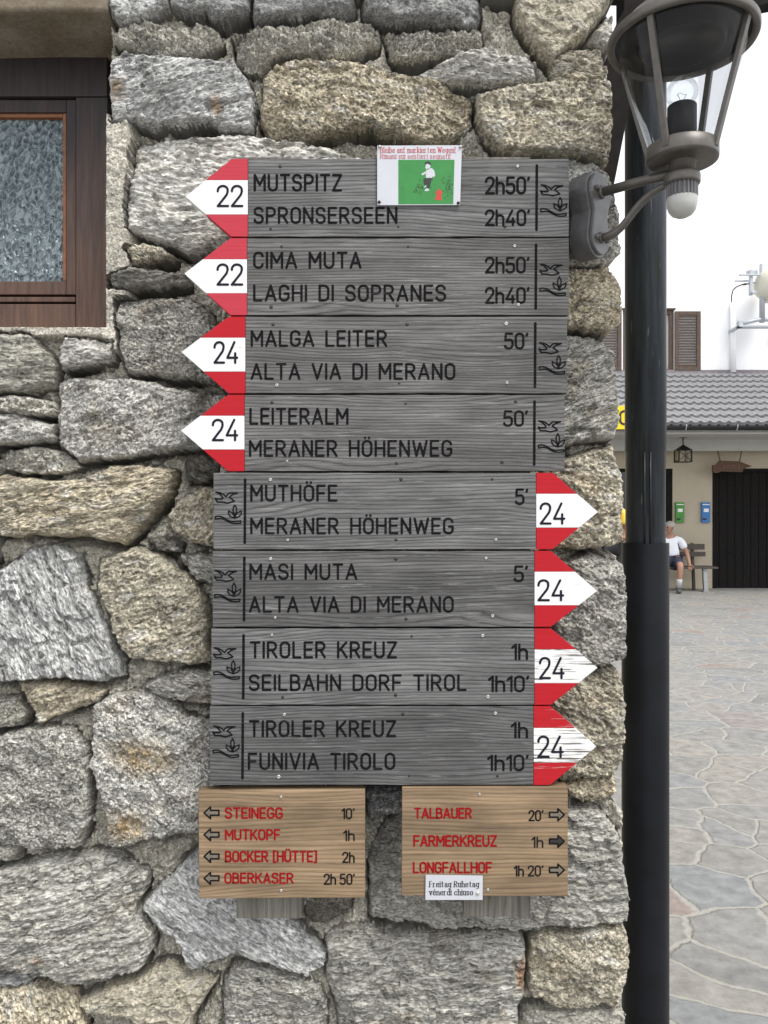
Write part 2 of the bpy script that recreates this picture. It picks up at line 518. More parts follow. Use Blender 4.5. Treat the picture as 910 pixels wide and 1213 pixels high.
jn = t.mixc(1.0, (0.325, 0.316, 0.288), t.ramp(t.noise(v, 40, 4), [(0.3, 0.85), (0.7, 1.1)]), 'MULTIPLY')
t.base(t.mixc(joint, cell, jn))
t.set(0.72, 0, 0.35)
t.bump(t.math('SUBTRACT', t.math('MULTIPLY', nn, 0.5), t.math('MULTIPLY', joint, 0.7)), 0.7, 0.014)
M['plaza_paving'] = t.m

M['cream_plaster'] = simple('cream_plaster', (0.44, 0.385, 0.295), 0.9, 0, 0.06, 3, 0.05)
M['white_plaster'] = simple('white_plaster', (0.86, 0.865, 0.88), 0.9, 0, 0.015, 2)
M['roof_tile'] = simple('roof_tile', (0.22, 0.22, 0.228), 0.75, 0, 0.14, 9, 0.2)
M['gutter_dark'] = simple('gutter_dark', (0.018, 0.018, 0.02), 0.4, 0.2, 0.2, 10)
M['fascia_white'] = simple('fascia_white', (0.46, 0.455, 0.43), 0.8, 0, 0.05, 5)
M['flashing'] = simple('flashing', (0.20, 0.18, 0.19), 0.6, 0.2, 0.1, 5)
M['door_dark'] = simple('door_dark', (0.010, 0.009, 0.0085), 0.7, 0, 0.4, 18, 0.2, 0.12)
M['shutter_wood'] = simple('shutter_wood', (0.088, 0.060, 0.045), 0.8, 0, 0.3, 25, 0.3)
M['curtain_white'] = simple('curtain_white', (0.75, 0.76, 0.76), 0.9, 0, 0.05, 8)
M['dark_glass'] = simple('dark_glass', (0.014, 0.016, 0.018), 0.12, 0, 0.1, 5)
M['bench_wood'] = simple('bench_wood', (0.065, 0.052, 0.042), 0.7, 0, 0.3, 25, 0.2)
M['bench_steel'] = simple('bench_steel', (0.28, 0.29, 0.30), 0.5, 0.5, 0.15, 30)
M['iron_black'] = simple('iron_black', (0.015, 0.015, 0.015), 0.55, 0.3, 0.2, 30)
M['lantern_pane'] = glass('lantern_pane', (0.75, 0.72, 0.6))
M['rustic_wood'] = simple('rustic_wood', (0.085, 0.042, 0.024), 0.7, 0, 0.35, 30, 0.3)
M['rustic_mark'] = simple('rustic_mark', (0.17, 0.085, 0.06), 0.7, 0, 0.3, 60)
M['rope'] = simple('rope', (0.12, 0.09, 0.06), 0.9, 0, 0.2, 60)
M['box_green'] = simple('box_green', (0.05, 0.24, 0.028), 0.5, 0, 0.05, 10)
M['box_blue'] = simple('box_blue', (0.03, 0.16, 0.42), 0.5, 0, 0.05, 10)
M['box_label'] = simple('box_label', (0.78, 0.80, 0.80), 0.6, 0, 0.03, 10)
M['sign_yellow'] = simple('sign_yellow', (0.78, 0.55, 0.012), 0.5, 0, 0.05, 10)
M['galvanised'] = simple('galvanised', (0.42, 0.45, 0.48), 0.5, 0.4, 0.12, 20)
M['radome_cream'] = simple('radome_cream', (0.62, 0.60, 0.50), 0.5, 0, 0.05, 5)
M['skin_tan'] = simple('skin_tan', (0.34, 0.185, 0.125), 0.6, 0, 0.1, 25)
M['skin_brown'] = simple('skin_brown', (0.24, 0.11, 0.06), 0.6, 0, 0.1, 25)
M['hair_grey'] = simple('hair_grey', (0.36, 0.34, 0.32), 0.8, 0, 0.35, 120, 0.6)
M['hair_dark'] = simple('hair_dark', (0.03, 0.022, 0.018), 0.7, 0, 0.3, 120, 0.6)
M['shirt_white'] = simple('shirt_white', (0.72, 0.74, 0.80), 0.9, 0, 0.05, 20, 0.2)
M['shirt_yellow'] = simple('shirt_yellow', (0.80, 0.60, 0.10), 0.9, 0, 0.05, 20, 0.2)
M['shorts_navy'] = simple('shorts_navy', (0.03, 0.034, 0.065), 0.9, 0, 0.15, 20, 0.2)
M['trousers_black'] = simple('trousers_black', (0.02, 0.02, 0.022), 0.9, 0, 0.15, 20)
M['sock_grey'] = simple('sock_grey', (0.42, 0.43, 0.45), 0.9, 0, 0.15, 60)
M['shoe_dark'] = simple('shoe_dark', (0.07, 0.075, 0.07), 0.7, 0, 0.3, 60)
M['bag_green'] = simple('bag_green', (0.30, 0.62, 0.42), 0.7, 0, 0.1, 40)
M['eye_dark'] = simple('eye_dark', (0.02, 0.015, 0.012), 0.3)

# ------------------------------------------------------------------ setting: plaza
mb = MB()
mb.faces([(-30, -14, 0), (45, -14, 0), (45, 70, 0), (-30, 70, 0)], [(0, 1, 2, 3)])
plaza = tag(mb.build('plaza', M['plaza_paving']), 'pale crazy paving of the plaza between the stone wall and the house', 'paving', None, 'structure')

# ------------------------------------------------------------------ stone house
S = F / D
house = thing('stone_house', 'rough stone house wall with a brown window, filling the left of the view', 'house', (0, 0.0, 0))

# --- noise
_rng = np.random.RandomState(5)
_perm = np.concatenate([_rng.permutation(512)] * 2)
_ga = _rng.rand(512) * 2 * np.pi
_gx, _gy = np.cos(_ga), np.sin(_ga)
def perlin(x, y, seed=0):
    xi = np.floor(x).astype(np.int64); yi = np.floor(y).astype(np.int64)
    xf = x - xi; yf = y - yi
    u = xf*xf*xf*(xf*(xf*6-15)+10); v = yf*yf*yf*(yf*(yf*6-15)+10)
    xi = (xi + seed * 37) & 511; yi = (yi + seed * 91) & 511
    def gr(ix, iy, dx, dy):
        h = _perm[_perm[ix & 511] + (iy & 511)]
        return _gx[h]*dx + _gy[h]*dy
    a = gr(xi, yi, xf, yf); b = gr(xi+1, yi, xf-1, yf)
    c_ = gr(xi, yi+1, xf, yf-1); d = gr(xi+1, yi+1, xf-1, yf-1)
    return (a + u*(b-a)) * (1-v) + (c_ + u*(d-c_)) * v * 1.0
def fbm(x, y, seed=0, oc=4, gain=0.5, ridged=False, billow=False):
    s_ = 0; a = 1.0; n_ = 0
    for o in range(oc):
        p = perlin(x, y, seed + o * 13) * 1.5
        if ridged: p = 1 - 2*np.abs(p)
        if billow: p = 2*np.abs(p) - 0.5
        s_ = s_ + a * p; n_ += a
        a *= gain; x = x * 2.03 + 3.1; y = y * 2.03 + 7.7
    return s_ / n_

# --- stones traced from the photograph: colour, surface (g granular, s striated, f smooth), grain angle, height, outline
PAL = dict(L=(.42,.412,.385), M=(.315,.308,.28), G=(.405,.36,.272), B=(.40,.403,.40), D=(.15,.143,.126), T=(.37,.34,.27), W=(.48,.473,.44), K=(.10,.092,.078), O=(.40,.385,.34), N=(.275,.266,.232), S=(.215,.217,.217))
ST = [
 ('B','f',0,1.0,[(128,-20),(195,-20),(197,4),(180,14),(160,24),(142,24),(130,12)]),
 ('S','f',5,1.1,[(200,-20),(294,-20),(294,9),(264,24),(242,15),(216,11),(200,4)]),
 ('S','f',0,.9,[(298,-20),(418,-20),(420,8),(400,14),(330,16),(300,22)]),
 ('S','f',0,1.1,[(424,-20),(570,-20),(570,18),(560,27),(500,25),(462,20),(430,11)]),
 ('O','m',0,.7,[(140,30),(172,22),(205,30),(250,26),(262,44),(240,56),(222,62),(180,58),(150,52),(134,44)]),
 ('O','m',0,.75,[(275,40),(300,26),(360,24),(420,16),(450,26),(448,44),(420,58),(392,64),(350,58),(325,62),(308,80),(292,78),(276,62)]),
 ('O','m',0,.65,[(455,28),(520,32),(572,30),(574,44),(545,52),(500,68),(482,70),(462,56)]),
 ('T','f',20,1.2,[(611,-20),(724,-20),(720,6),(694,44),(655,71),(638,56),(613,22)]),
 ('T','s',5,1.0,[(655,70),(677,58),(713,57),(716,94),(690,97),(656,97)]),
 ('M','f',0,.8,[(696,46),(724,14),(740,12),(740,54),(716,54)]),
 ('L','s',6,1.2,[(493,80),(566,55),(621,66),(636,73),(636,92),(598,102),(550,99),(502,90)]),
 ('T','g',10,1.2,[(566,109),(597,104),(640,96),(716,97),(738,103),(738,166),(720,196),(693,182),(637,184),(598,182),(578,166),(565,136)]),
 ('G','g',12,1.25,[(313,92),(325,72),(367,64),(420,72),(475,85),(534,97),(562,117),(557,146),(530,162),(511,170),(471,163),(440,152),(400,158),(360,168),(320,162),(308,140)]),
 ('B','s',-20,1.1,[(130,72),(146,60),(216,67),(276,68),(296,98),(301,123),(298,153),(265,154),(240,145),(205,149),(170,144),(150,140),(133,145),(130,120)]),
 ('W','s',5,1.0,[(157,163),(205,159),(297,161),(360,170),(425,182),(620,190),(620,330),(250,296),(225,298),(200,288),(150,270),(150,230)]),
 ('T','g',20,.9,[(150,292),(166,285),(190,293),(207,303),(180,309),(157,312)]),
 ('D','s',-4,1.2,[(128,328),(156,319),(215,323),(224,332),(194,339),(156,343),(130,341)]),
 ('M','g',0,1.0,[(136,354),(180,350),(235,357),(252,374),(262,392),(278,432),(268,454),(240,451),(200,446),(150,441),(144,420),(139,390)]),
 ('N','s',-2,1.2,[(-60,394),(0,394),(36,397),(52,412),(66,434),(61,458),(33,464),(-60,466)]),
 ('L','s',2,1.1,[(72,407),(80,399),(100,402),(134,406),(132,423),(105,432),(74,437)]),
 ('L','g',-25,1.2,[(64,451),(90,446),(125,449),(165,450),(211,462),(266,465),(290,500),(240,530),(200,535),(132,544),(92,546),(72,528),(64,505)]),
 ('O','m',0,1.0,[(-60,474),(30,469),(61,474),(65,492),(40,491),(-60,487)]),
 ('L','g',-10,1.1,[(-60,493),(20,491),(59,503),(61,521),(33,525),(-60,529)]),
 ('O','m',0,.6,[(-10,536),(40,530),(70,534),(92,552),(70,560),(30,560),(-10,554)]),
 ('G','s',-10,1.35,[(-60,562),(0,563),(50,570),(96,569),(132,552),(185,552),(207,556),(201,584),(185,604),(171,624),(145,644),(109,634),(80,634),(-60,638)]),
 ('K','s',40,.8,[(219,546),(240,537),(262,551),(256,568),(238,573),(222,569)]),
 ('T','g',-20,1.1,[(198,611),(211,593),(237,579),(265,580),(265,648),(231,644),(206,627)]),
 ('D','g',0,.9,[(174,641),(198,637),(213,645),(210,653),(186,653)]),
 ('B','s',62,1.25,[(-60,690),(0,673),(33,649),(66,646),(91,660),(98,696),(125,745),(142,785),(146,801),(122,807),(79,801),(40,804),(-60,806)]),
 ('T','g',-18,1.25,[(115,665),(158,648),(197,664),(231,691),(248,722),(252,783),(227,787),(198,781),(162,781),(143,771),(130,729),(115,696)]),
 ('M','s',25,.9,[(212,656),(262,658),(262,694),(231,686),(213,666)]),
 ('M','s',8,1.0,[(171,811),(198,798),(260,795),(260,836),(227,833),(191,825)]),
 ('G','g',-15,1.05,[(13,809),(66,809),(124,818),(112,833),(73,847),(46,858),(34,834),(21,821)]),
 ('L','g',35,1.3,[(110,836),(129,826),(155,819),(185,822),(208,838),(218,853),(260,852),(260,984),(235,985),(178,991),(133,1008),(127,1004),(128,965),(110,905)]),
 ('N','g',-20,.9,[(-60,825),(14,828),(30,848),(24,861),(-60,866)]),
 ('M','g',20,1.2,[(-60,880),(0,873),(40,862),(82,865),(101,890),(107,918),(106,956),(98,998),(66,1002),(30,1001),(-60,998)]),
 ('N','f',0,.9,[(-60,1003),(10,1002),(22,1006),(19,1020),(-60,1027)]),
 ('M','s',-14,1.25,[(-60,1036),(0,1031),(66,1016),(128,1013),(174,1038),(170,1055),(160,1080),(180,1108),(179,1127),(165,1146),(122,1153),(82,1162),(63,1150),(-60,1148)]),
 ('S','s',-6,.9,[(-60,1153),(60,1154),(65,1160),(13,1169),(-60,1167)]),
 ('G','g',60,1.1,[(-60,1172),(20,1169),(79,1167),(89,1187),(100,1205),(96,1250),(-60,1250)]),
 ('T','f',-12,1.1,[(93,1188),(132,1168),(165,1158),(198,1145),(231,1158),(256,1165),(244,1183),(227,1207),(222,1240),(171,1222),(150,1202),(103,1202)]),
 ('B','s',35,1.2,[(170,1075),(188,1051),(215,1030),(232,1010),(290,1010),(380,1040),(372,1062),(340,1092),(384,1130),(386,1145),(365,1155),(332,1147),(306,1134),(283,1128),(250,1139),(236,1147),(226,1144),(204,1107),(181,1093)]),
 ('K','f',0,.75,[(360,1055),(420,1050),(414,1081),(392,1095),(362,1093)]),
 ('M','s',10,1.0,[(264,1168),(275,1149),(293,1145),(332,1157),(377,1174),(386,1194),(386,1250),(263,1250)]),
 ('M','s',-3,1.25,[(387,1116),(400,1105),(438,1100),(480,1108),(550,1106),(612,1103),(621,1118),(623,1160),(615,1195),(609,1250),(405,1250),(400,1200),(387,1165)]),
 ('M','s',4,1.2,[(438,1094),(437,1020),(452,985),(475,969),(560,960),(672,959),(700,957),(717,966),(731,984),(738,1012),(748,1068),(746,1094),(727,1097),(685,1094),(632,1099),(566,1099),(500,1099)]),
 ('T','g',0,1.2,[(629,1116),(640,1107),(672,1103),(744,1102),(750,1128),(740,1161),(732,1193),(711,1184),(685,1193),(648,1189),(626,1177)]),
 ('N','f',0,1.0,[(619,1202),(658,1197),(705,1195),(744,1202),(744,1250),(613,1250)]),
 ('S','g',0,.85,[(432,936),(480,934),(480,964),(455,966),(436,969)]),
 ('W','g',0,.95,[(640,190),(680,184),(706,190),(722,206),(734,250),(737,300),(720,311),(676,312),(640,310)]),
 ('G','g',-20,1.15,[(640,318),(676,316),(721,315),(738,342),(738,381),(721,394),(673,388),(640,380)]),
 ('M','s',-18,1.1,[(640,398),(673,398),(704,397),(727,416),(734,440),(734,500),(727,519),(673,526),(640,524)]),
 ('T','g',10,1.15,[(640,535),(676,541),(727,528),(738,570),(739,640),(721,648),(690,649),(640,650)]),
 ('M','g',25,1.15,[(655,667),(704,657),(740,668),(744,706),(742,780),(715,789),(655,790)]),
 ('T','g',20,1.1,[(655,812),(700,800),(734,793),(742,840),(740,900),(727,914),(655,926)]),
 ('G','g',0,1.1,[(672,928),(728,920),(733,938),(711,949),(690,948),(673,942)]),
]

EDGE = np.array([(-300,727),(0,727),(56,722),(100,722),(166,722),(200,720),(215,728),(250,734),(300,735),(312,725),(325,733),(345,736),(381,735),(392,724),(405,722),(420,729),(500,731),(522,727),(530,729),(570,737),(640,736),(652,722),(660,734),(706,741),(780,739),(790,730),(800,737),(840,740),(900,737),(918,726),(928,731),(945,728),(962,735),(983,741),(1030,743),(1068,746),(1095,744),(1103,742),(1128,748),(1161,741),(1194,733),(1205,742),(1560,742)], float)

cols = np.concatenate([np.arange(-620, -24, 5.0), np.arange(-24, 741, 1.2)])
rows = np.concatenate([np.arange(-170, -24, 5.0), np.arange(-24, 1238, 1.2), np.arange(1238, 1522, 5.0)])
cols = np.concatenate([cols, [740.0]]) if cols[-1] < 739.9 else cols
U0, V = np.meshgrid(cols, rows)
xr = np.interp(V, EDGE[:, 0], EDGE[:, 1]) + fbm(V / 9.0, V * 0 + 3.3, 77, 3) * 3.0
sm_ = np.clip((U0 - 600) / 140, 0, 1) ** 2
U = U0 + (xr - 740) * sm_

# ragged outlines
WU = U + fbm(U / 26, V / 26, 1, 3, 0.55) * 4.2 + fbm(U / 6, V / 6, 71, 3, 0.6) * 2.6
WV = V + fbm(U / 26, V / 26, 2, 3, 0.55) * 4.0 + fbm(U / 6, V / 6, 72, 3, 0.6) * 2.4

# mortar: lumpy
base_n = fbm(U / 28, V / 28, 3, 4) * 0.012 + fbm(U / 9, V / 9, 4, 4, 0.55, billow=True) * 0.012 + fbm(U / 2.6, V / 2.6, 5, 2) * 0.0022
Hm = 0.007 + base_n
Hs = np.full(U.shape, -1.0)
col = np.zeros(U.shape + (3,)); col[:] = (0.43, 0.41, 0.355)
mv = 1 + 0.16 * fbm(U / 40, V / 40, 6, 3)
col *= mv[..., None]
gr = np.stack([U / S, V / S, U * 0], -1)
SDmax = np.full(U.shape, -99.0)
SPK = np.full(U.shape, 0.35)

def stone(i, kind, typ, ang, hgt, poly=None, sd=None, cxy=None, msk=None):
    rs = np.random.RandomState(100 + i)
    if poly is not None:
        p = np.array(poly, float)
        x0, y0 = p.min(0) - 12; x1, y1 = p.max(0) + 12
        ii = np.where((V[:, 0] > y0) & (V[:, 0] < y1))[0]; jj = np.where((U0[0] > x0 - 12) & (U0[0] < x1 + 12))[0]
        if len(ii) == 0 or len(jj) == 0: return
        sl = (slice(ii[0], ii[-1] + 1), slice(jj[0], jj[-1] + 1))
        x, y = WU[sl], WV[sl]
        dmin = np.full(x.shape, 1e9); ins = np.zeros(x.shape, bool)
        n_ = len(p)
        for k in range(n_):
            ax, ay = p[k]; bx, by = p[(k + 1) % n_]
            ex, ey = bx - ax, by - ay
            tt = np.clip(((x - ax) * ex + (y - ay) * ey) / (ex*ex + ey*ey + 1e-9), 0, 1)
            dmin = np.minimum(dmin, np.hypot(x - ax - tt*ex, y - ay - tt*ey))
            cr = ((ay > y) != (by > y)) & (x < (bx - ax) * (y - ay) / (by - ay + 1e-12) + ax)
            ins ^= cr
        sd = np.where(ins, dmin, -dmin) + 2.0
        cxy = p.mean(0)
    else:
        sl = (slice(None), slice(None))
    u, v = U[sl], V[sl]
    rx = max(20, np.sqrt((sd > 0).sum()) * 0.7)
    dx, dy = u - cxy[0], v - cxy[1]
    pos = np.maximum(sd, 0)
    h = 0.042 * hgt * (1 - np.exp(-pos / 1.5)) + 0.003 * (1 - np.exp(-pos / 24))
    a0 = np.radians(ang); al0 = dx*np.cos(a0) + dy*np.sin(a0); ac0 = -dx*np.sin(a0) + dy*np.cos(a0)
    # broken faces: a few planes meeting in sharp edges
    face = np.full(u.shape, 1e9)
    for k in range(7):
        th = rs.uniform(0, 2*np.pi)
        off = (rs.uniform(-0.1, 0.5) if k < 4 else rs.uniform(0.6, 1.0)) * rx
        slope = rs.uniform(0.02, 0.15) if k < 4 else rs.uniform(0.35, 0.8)
        e_ = dx*np.cos(th) + dy*np.sin(th) - off + fbm(u / 16, v / 16, 300 + i + k, 4, 0.6) * 8
        face = np.minimum(face, -slope * e_ / S)
    face = np.maximum(face - np.percentile(face[sd > 0], 80) if (sd > 0).any() else face, -0.036)
    h = h + face + dy / S * rs.uniform(0.02, 0.10)
    # ledges where layers have broken off
    led = fbm(u / 50, v / 38, 500 + i, 3)
    h = h - 0.0075 * np.clip((led - rs.uniform(-.05, .25)) / 0.025, 0, 1)
    led = fbm(al0 / 60, ac0 / 22, 540 + i, 4, 0.6)
    h = h - 0.0050 * np.clip((led - rs.uniform(-.05, .25)) / 0.025, 0, 1)
    a = np.radians(ang)
    ca, sa = np.cos(a), np.sin(a)
    al = dx*ca + dy*sa; ac = -dx*sa + dy*ca
    wob = fbm(dx / 70, dy / 70, 20 + i, 3) * 7
    ac2 = ac + wob
    if typ == 's':
        tr = fbm(al / 75, ac2 / 16, i, 4, 0.6) * 5.0
        fl = np.floor(tr); q_ = tr - fl
        h = h + (fl + np.clip((q_ - .7) / .3, 0, 1)) * 0.0026 + fbm(al / 30, ac2 / 5.5, i + 3, 4, 0.65) * 0.0070 + fbm(al / 8, ac2 / 3.0, i + 7, 2, 0.6) * 0.0036
        gcx, gcy = al / S * 0.36, ac2 / S * 1.1
    elif typ == 'g':
        h = h + fbm(al / 34, ac2 / 22, i, 4, 0.55) * 0.0085 + fbm(al / 9, ac2 / 6.5, i + 3, 4, 0.7, billow=True) * 0.0062 + fbm(al / 4.4, ac2 / 3.4, i + 5, 2, 0.6) * 0.0042
        gcx, gcy = al / S * 0.72, ac2 / S
    elif typ == 'm':
        h = h + fbm(al / 15, ac2 / 11, i, 3, 0.6, billow=True) * 0.017 + fbm(al / 5, ac2 / 4.5, i + 3, 3, 0.65, billow=True) * 0.007
        gcx, gcy = al / S, ac2 / S
    else:
        h = h + fbm(al / 45, ac2 / 30, i, 4, 0.5) * 0.006 + fbm(al / 8, ac2 / 5, i + 3, 4, 0.65) * 0.0034
        gcx, gcy = al / S * 0.7, ac2 / S
    if typ != 'm':
        ck_ = np.abs(fbm(al / 75, ac2 / 48, 700 + i, 3, 0.55) - rs.uniform(-.15, .25))
        h = h - 0.007 * np.clip(1 - ck_ / 0.014, 0, 1) * np.clip(fbm(u / 40, v / 40, 710 + i, 2) * 4 + .2, 0, 1)
    inside = sd > 0
    if msk is not None: inside &= msk
    h = np.where(inside, h, -1.0)
    upd = inside & (h > Hs[sl])
    Hs[sl] = np.where(upd, h, Hs[sl])
    c0 = np.array(PAL[kind]) * rs.uniform(1.0, 1.16)
    cc = np.ones(u.shape + (3,)) * c0
    st1 = np.clip(fbm(dx / 55, dy / 40, 40 + i, 4) * 2.2 - 0.15, 0, 1) * rs.uniform(0.05, 0.5)
    cc = cc * (1 - st1[..., None]) + np.array((0.31, 0.235, 0.14)) * st1[..., None] * (1.0 if kind in 'GTLW' else 0.75) if kind in 'GTLWM' else cc
    st2 = np.clip(fbm(al / 50, ac2 / 16, 60 + i, 4) * 2.4 - 0.25, 0, 1) * 0.6
    cc = cc * (1 - st2[..., None]) + np.array((0.125, 0.123, 0.115)) * st2[..., None]
    st3 = np.clip(fbm(al / 40, ac2 / 12, 80 + i, 4) * 2.6 - 0.5, 0, 1) * 0.7
    cc = cc * (1 - st3[..., None]) + np.array((0.56, 0.555, 0.535)) * st3[..., None]
    col[sl] = np.where(upd[..., None], cc, col[sl])
    gs_ = rs.uniform(.62, 1.35)
    gv = np.stack([gcx * gs_ + i * 1.7, gcy * gs_ + i * 0.9, u * 0], -1)
    gr[sl] = np.where(upd[..., None], gv, gr[sl])
    SPK[sl] = np.where(upd, rs.uniform(.12, .32) if typ == 'f' else (rs.uniform(.5, .9) if typ == 'g' else rs.uniform(.35, .75)), SPK[sl])
    SDmax[sl] = np.maximum(SDmax[sl], sd if msk is None else np.where(msk, sd, -99))

for i, (k, ty, an, hg, po) in enumerate(ST):
    stone(i, k, ty, an, hg, po)

# the rest of the wall (outside the view and behind the boards): stones of a jittered lattice
outside = (U < -4) | (V < -8) | (V > 1232) | ((U > 262) & (U < 640) & (V > 200) & (V < 925))
outside &= Hs < -0.5
f1 = np.full(U.shape, 1e9); f2 = f1.copy(); idm = np.zeros(U.shape, int)
cwid, chei = 150.0, 92.0
for ci in range(-6, 7):
    for ri in range(-3, 19):
        rs = np.random.RandomState((ci + 50) * 71 + ri + 10)
        px_ = (ci + 0.5 * (ri % 2) + rs.uniform(-.3, .3)) * cwid; py_ = (ri + rs.uniform(-.28, .28)) * chei
        d_ = np.hypot((WU - px_) * 0.68, WV - py_)
        m = d_ < f1
        f2 = np.where(m, f1, np.minimum(f2, d_)); idm = np.where(m, (ci + 50) * 100 + ri + 5, idm); f1 = np.where(m, d_, f1)
sdv = (f2 - f1) * 0.5 - 5
for ident in np.unique(idm[outside]):
    m = (idm == ident) & outside
    if m.sum() < 30: continue
    iy, ix = np.where(m)
    slc = (slice(iy.min(), iy.max() + 1), slice(ix.min(), ix.max() + 1))
    rs = np.random.RandomState(ident)
    _keep = (U, V, Hs, col, gr, SDmax, SPK)
    U, V, Hs, col, gr, SDmax, SPK = U[slc], V[slc], Hs[slc], col[slc], gr[slc], SDmax[slc], SPK[slc]
    stone(int(ident), rs.choice(list('LMGBTNM')), rs.choice(list('gsg')), rs.uniform(-25, 25), rs.uniform(.9, 1.25), sd=np.where(m[slc], sdv[slc], -5), cxy=(U[m[slc]].mean(), V[m[slc]].mean()), msk=m[slc])
    U, V, Hs, col, gr, SDmax, SPK = _keep

# open joints under the stones: mortar set back just below each stone
solid = (Hs > -0.5).astype(float)
below = np.zeros_like(solid)
for sh in range(1, 11):
    below[sh:] = np.maximum(below[sh:], solid[:-sh] * (1 - sh / 11.0))
gap = (SDmax < 0)
near = np.exp(-np.maximum(-SDmax, 0) / 5.0) * (SDmax < 0)
Hm = Hm - 0.062 * below * np.clip(0.6 + 1.3 * fbm(U / 45, V / 30, 9, 3), 0, 1.3) - 0.030 * near * np.clip(0.35 + 1.6 * fbm(U / 35, V / 35, 10, 3), 0, 1.2)
# small chinks of stone and pits in the mortar
pit = np.clip(fbm(U / 14, V / 10, 12, 3) * 2 - 0.55, 0, 1)
Hm = Hm - 0.018 * pit
H = np.maximum(Hm, Hs)
smear = (Hm > Hs) & (Hs > -0.5)
col[smear] = (0.43, 0.41, 0.355)
# flush mortar beside the window frame and under it
def blend(mask_u0, mask_u1, mask_v0, mask_v1, lev, soft=6):
    global H
    wgt = np.clip((U - mask_u0) / soft, 0, 1) * np.clip((mask_u1 - U) / soft, 0, 1) * np.clip((V - mask_v0) / soft, 0, 1) * np.clip((mask_v1 - V) / soft, 0, 1)
    k = np.where(Hs > Hm, 0, wgt)
    H = H * (1 - k) + (lev + fbm(U / 12, V / 12, 15, 4, 0.6) * 0.006) * k
blend(118, 158, 130, 420, 0.038)
blend(-60, 145, 384, 402, 0.040, 4)
# mortar strips down two of the stones
for (a0, a1, b0, b1) in ((180, 197, 356, 446), (481, 499, 1112, 1190)):
    wgt = np.clip((U - a0) / 4, 0, 1) * np.clip((a1 - U) / 4, 0, 1) * np.clip((V - b0) / 5, 0, 1) * np.clip((b1 - V) / 5, 0, 1)
    H = H + wgt * (0.003 + 0.002 * fbm(U / 6, V / 6, 31, 3))
    col = col * (1 - 0.75 * wgt[..., None]) + np.array((0.29, 0.28, 0.25)) * 0.75 * wgt[..., None]
# rusty stains with a shape of their own
for (sx_, sy_, ra, rb, cc_) in ((168, 895, 34, 22, (.38,.29,.16)), (150, 975, 30, 22, (.39,.29,.16)), (617, 1150, 8, 22, (.26,.11,.035)), (140, 108, 10, 16, (.33,.24,.15)), (258, 128, 8, 14, (.34,.25,.16)), (50, 1130, 9, 5, (.30,.15,.06))):
    q = np.clip(1.25 - np.hypot((WU - sx_) / ra, (WV - sy_) / rb), 0, 1) * np.clip(0.75 + fbm(U / 9, V / 9, 33, 3), 0, 1)
    col = col * (1 - q[..., None]) + np.array(cc_) * q[..., None]
# window opening
WIN_R, WIN_B = 127.0, 388.0
inwin = (U < WIN_R) & (V < WIN_B)
H = np.where(inwin, -0.30, H)

Y = 0.032 - H
gr[..., 2] = H * 1.0
X = (U - CX) / S
Z = ZC - (V - CY) / S
nr, nc = X.shape
# the corner returns along the side of the house
nside = 14
ys = np.linspace(0.012, 0.62, nside)
Xs = []; Ys = []; Zs = []; Cs = []; Gs = []
for k in range(nside):
    Xs.append(X[:, -1] - 0.004 * k * 0.3 + fbm(Z[:, -1] * 26 + 3, np.full(nr, ys[k] * 26), 51, 3) * 0.014)
    Ys.append(Y[:, -1] + ys[k]); Zs.append(Z[:, -1])
    Cs.append(col[:, -1]); Gs.append(np.stack([gr[:, -1, 0], gr[:, -1, 1], gr[:, -1, 2] - ys[k]], -1))
X = np.concatenate([X, np.stack(Xs, 1)], 1); Y = np.concatenate([Y, np.stack(Ys, 1)], 1); Z = np.concatenate([Z, np.stack(Zs, 1)], 1)
col = np.concatenate([col, np.stack(Cs, 1)], 1); gr = np.concatenate([gr, np.stack(Gs, 1)], 1)
nr, nc = X.shape
co = np.stack([X, Y, Z], -1).reshape(-1, 3).astype(np.float32)
idx = np.arange(nr * nc).reshape(nr, nc)
quad = np.stack([idx[:-1, :-1], idx[1:, :-1], idx[1:, 1:], idx[:-1, 1:]], -1).reshape(-1, 4)
me = bpy.data.meshes.new('wall')
me.vertices.add(len(co)); me.vertices.foreach_set('co', co.ravel())
me.loops.add(quad.size); me.loops.foreach_set('vertex_index', quad.ravel().astype(np.int32))
me.polygons.add(len(quad))
me.polygons.foreach_set('loop_start', np.arange(0, quad.size, 4, dtype=np.int32))
me.polygons.foreach_set('loop_total', np.full(len(quad), 4, np.int32))
me.polygons.foreach_set('use_smooth', np.ones(len(quad), bool))
ca_ = me.attributes.new('col', 'FLOAT_COLOR', 'POINT')
ca_.data.foreach_set('color', np.concatenate([np.clip(col, 0.02, 0.9), np.concatenate([SPK, np.repeat(SPK[:, -1:], nside, 1)], 1)[..., None]], -1).reshape(-1).astype(np.float32))
ga_ = me.attributes.new('grain', 'FLOAT_VECTOR', 'POINT')
ga_.data.foreach_set('vector', gr.reshape(-1).astype(np.float32))
me.update(calc_edges=True)
wall = link_mesh('wall', me, M['stone'], house)

# body of the house behind the stone face, and its roof
mb = MB()
mb.box((-1.75, 0.64, 0), (0.425, 4.2, 2.75), 0.01)
mb.build('rear_wall', M['cream_plaster'], house)
mb = MB()
mb.box((-1.9, -0.10, 2.76), (0.45, 4.3, 3.04), 0.01)
mb.build('roof', M['dark_timber'], house)
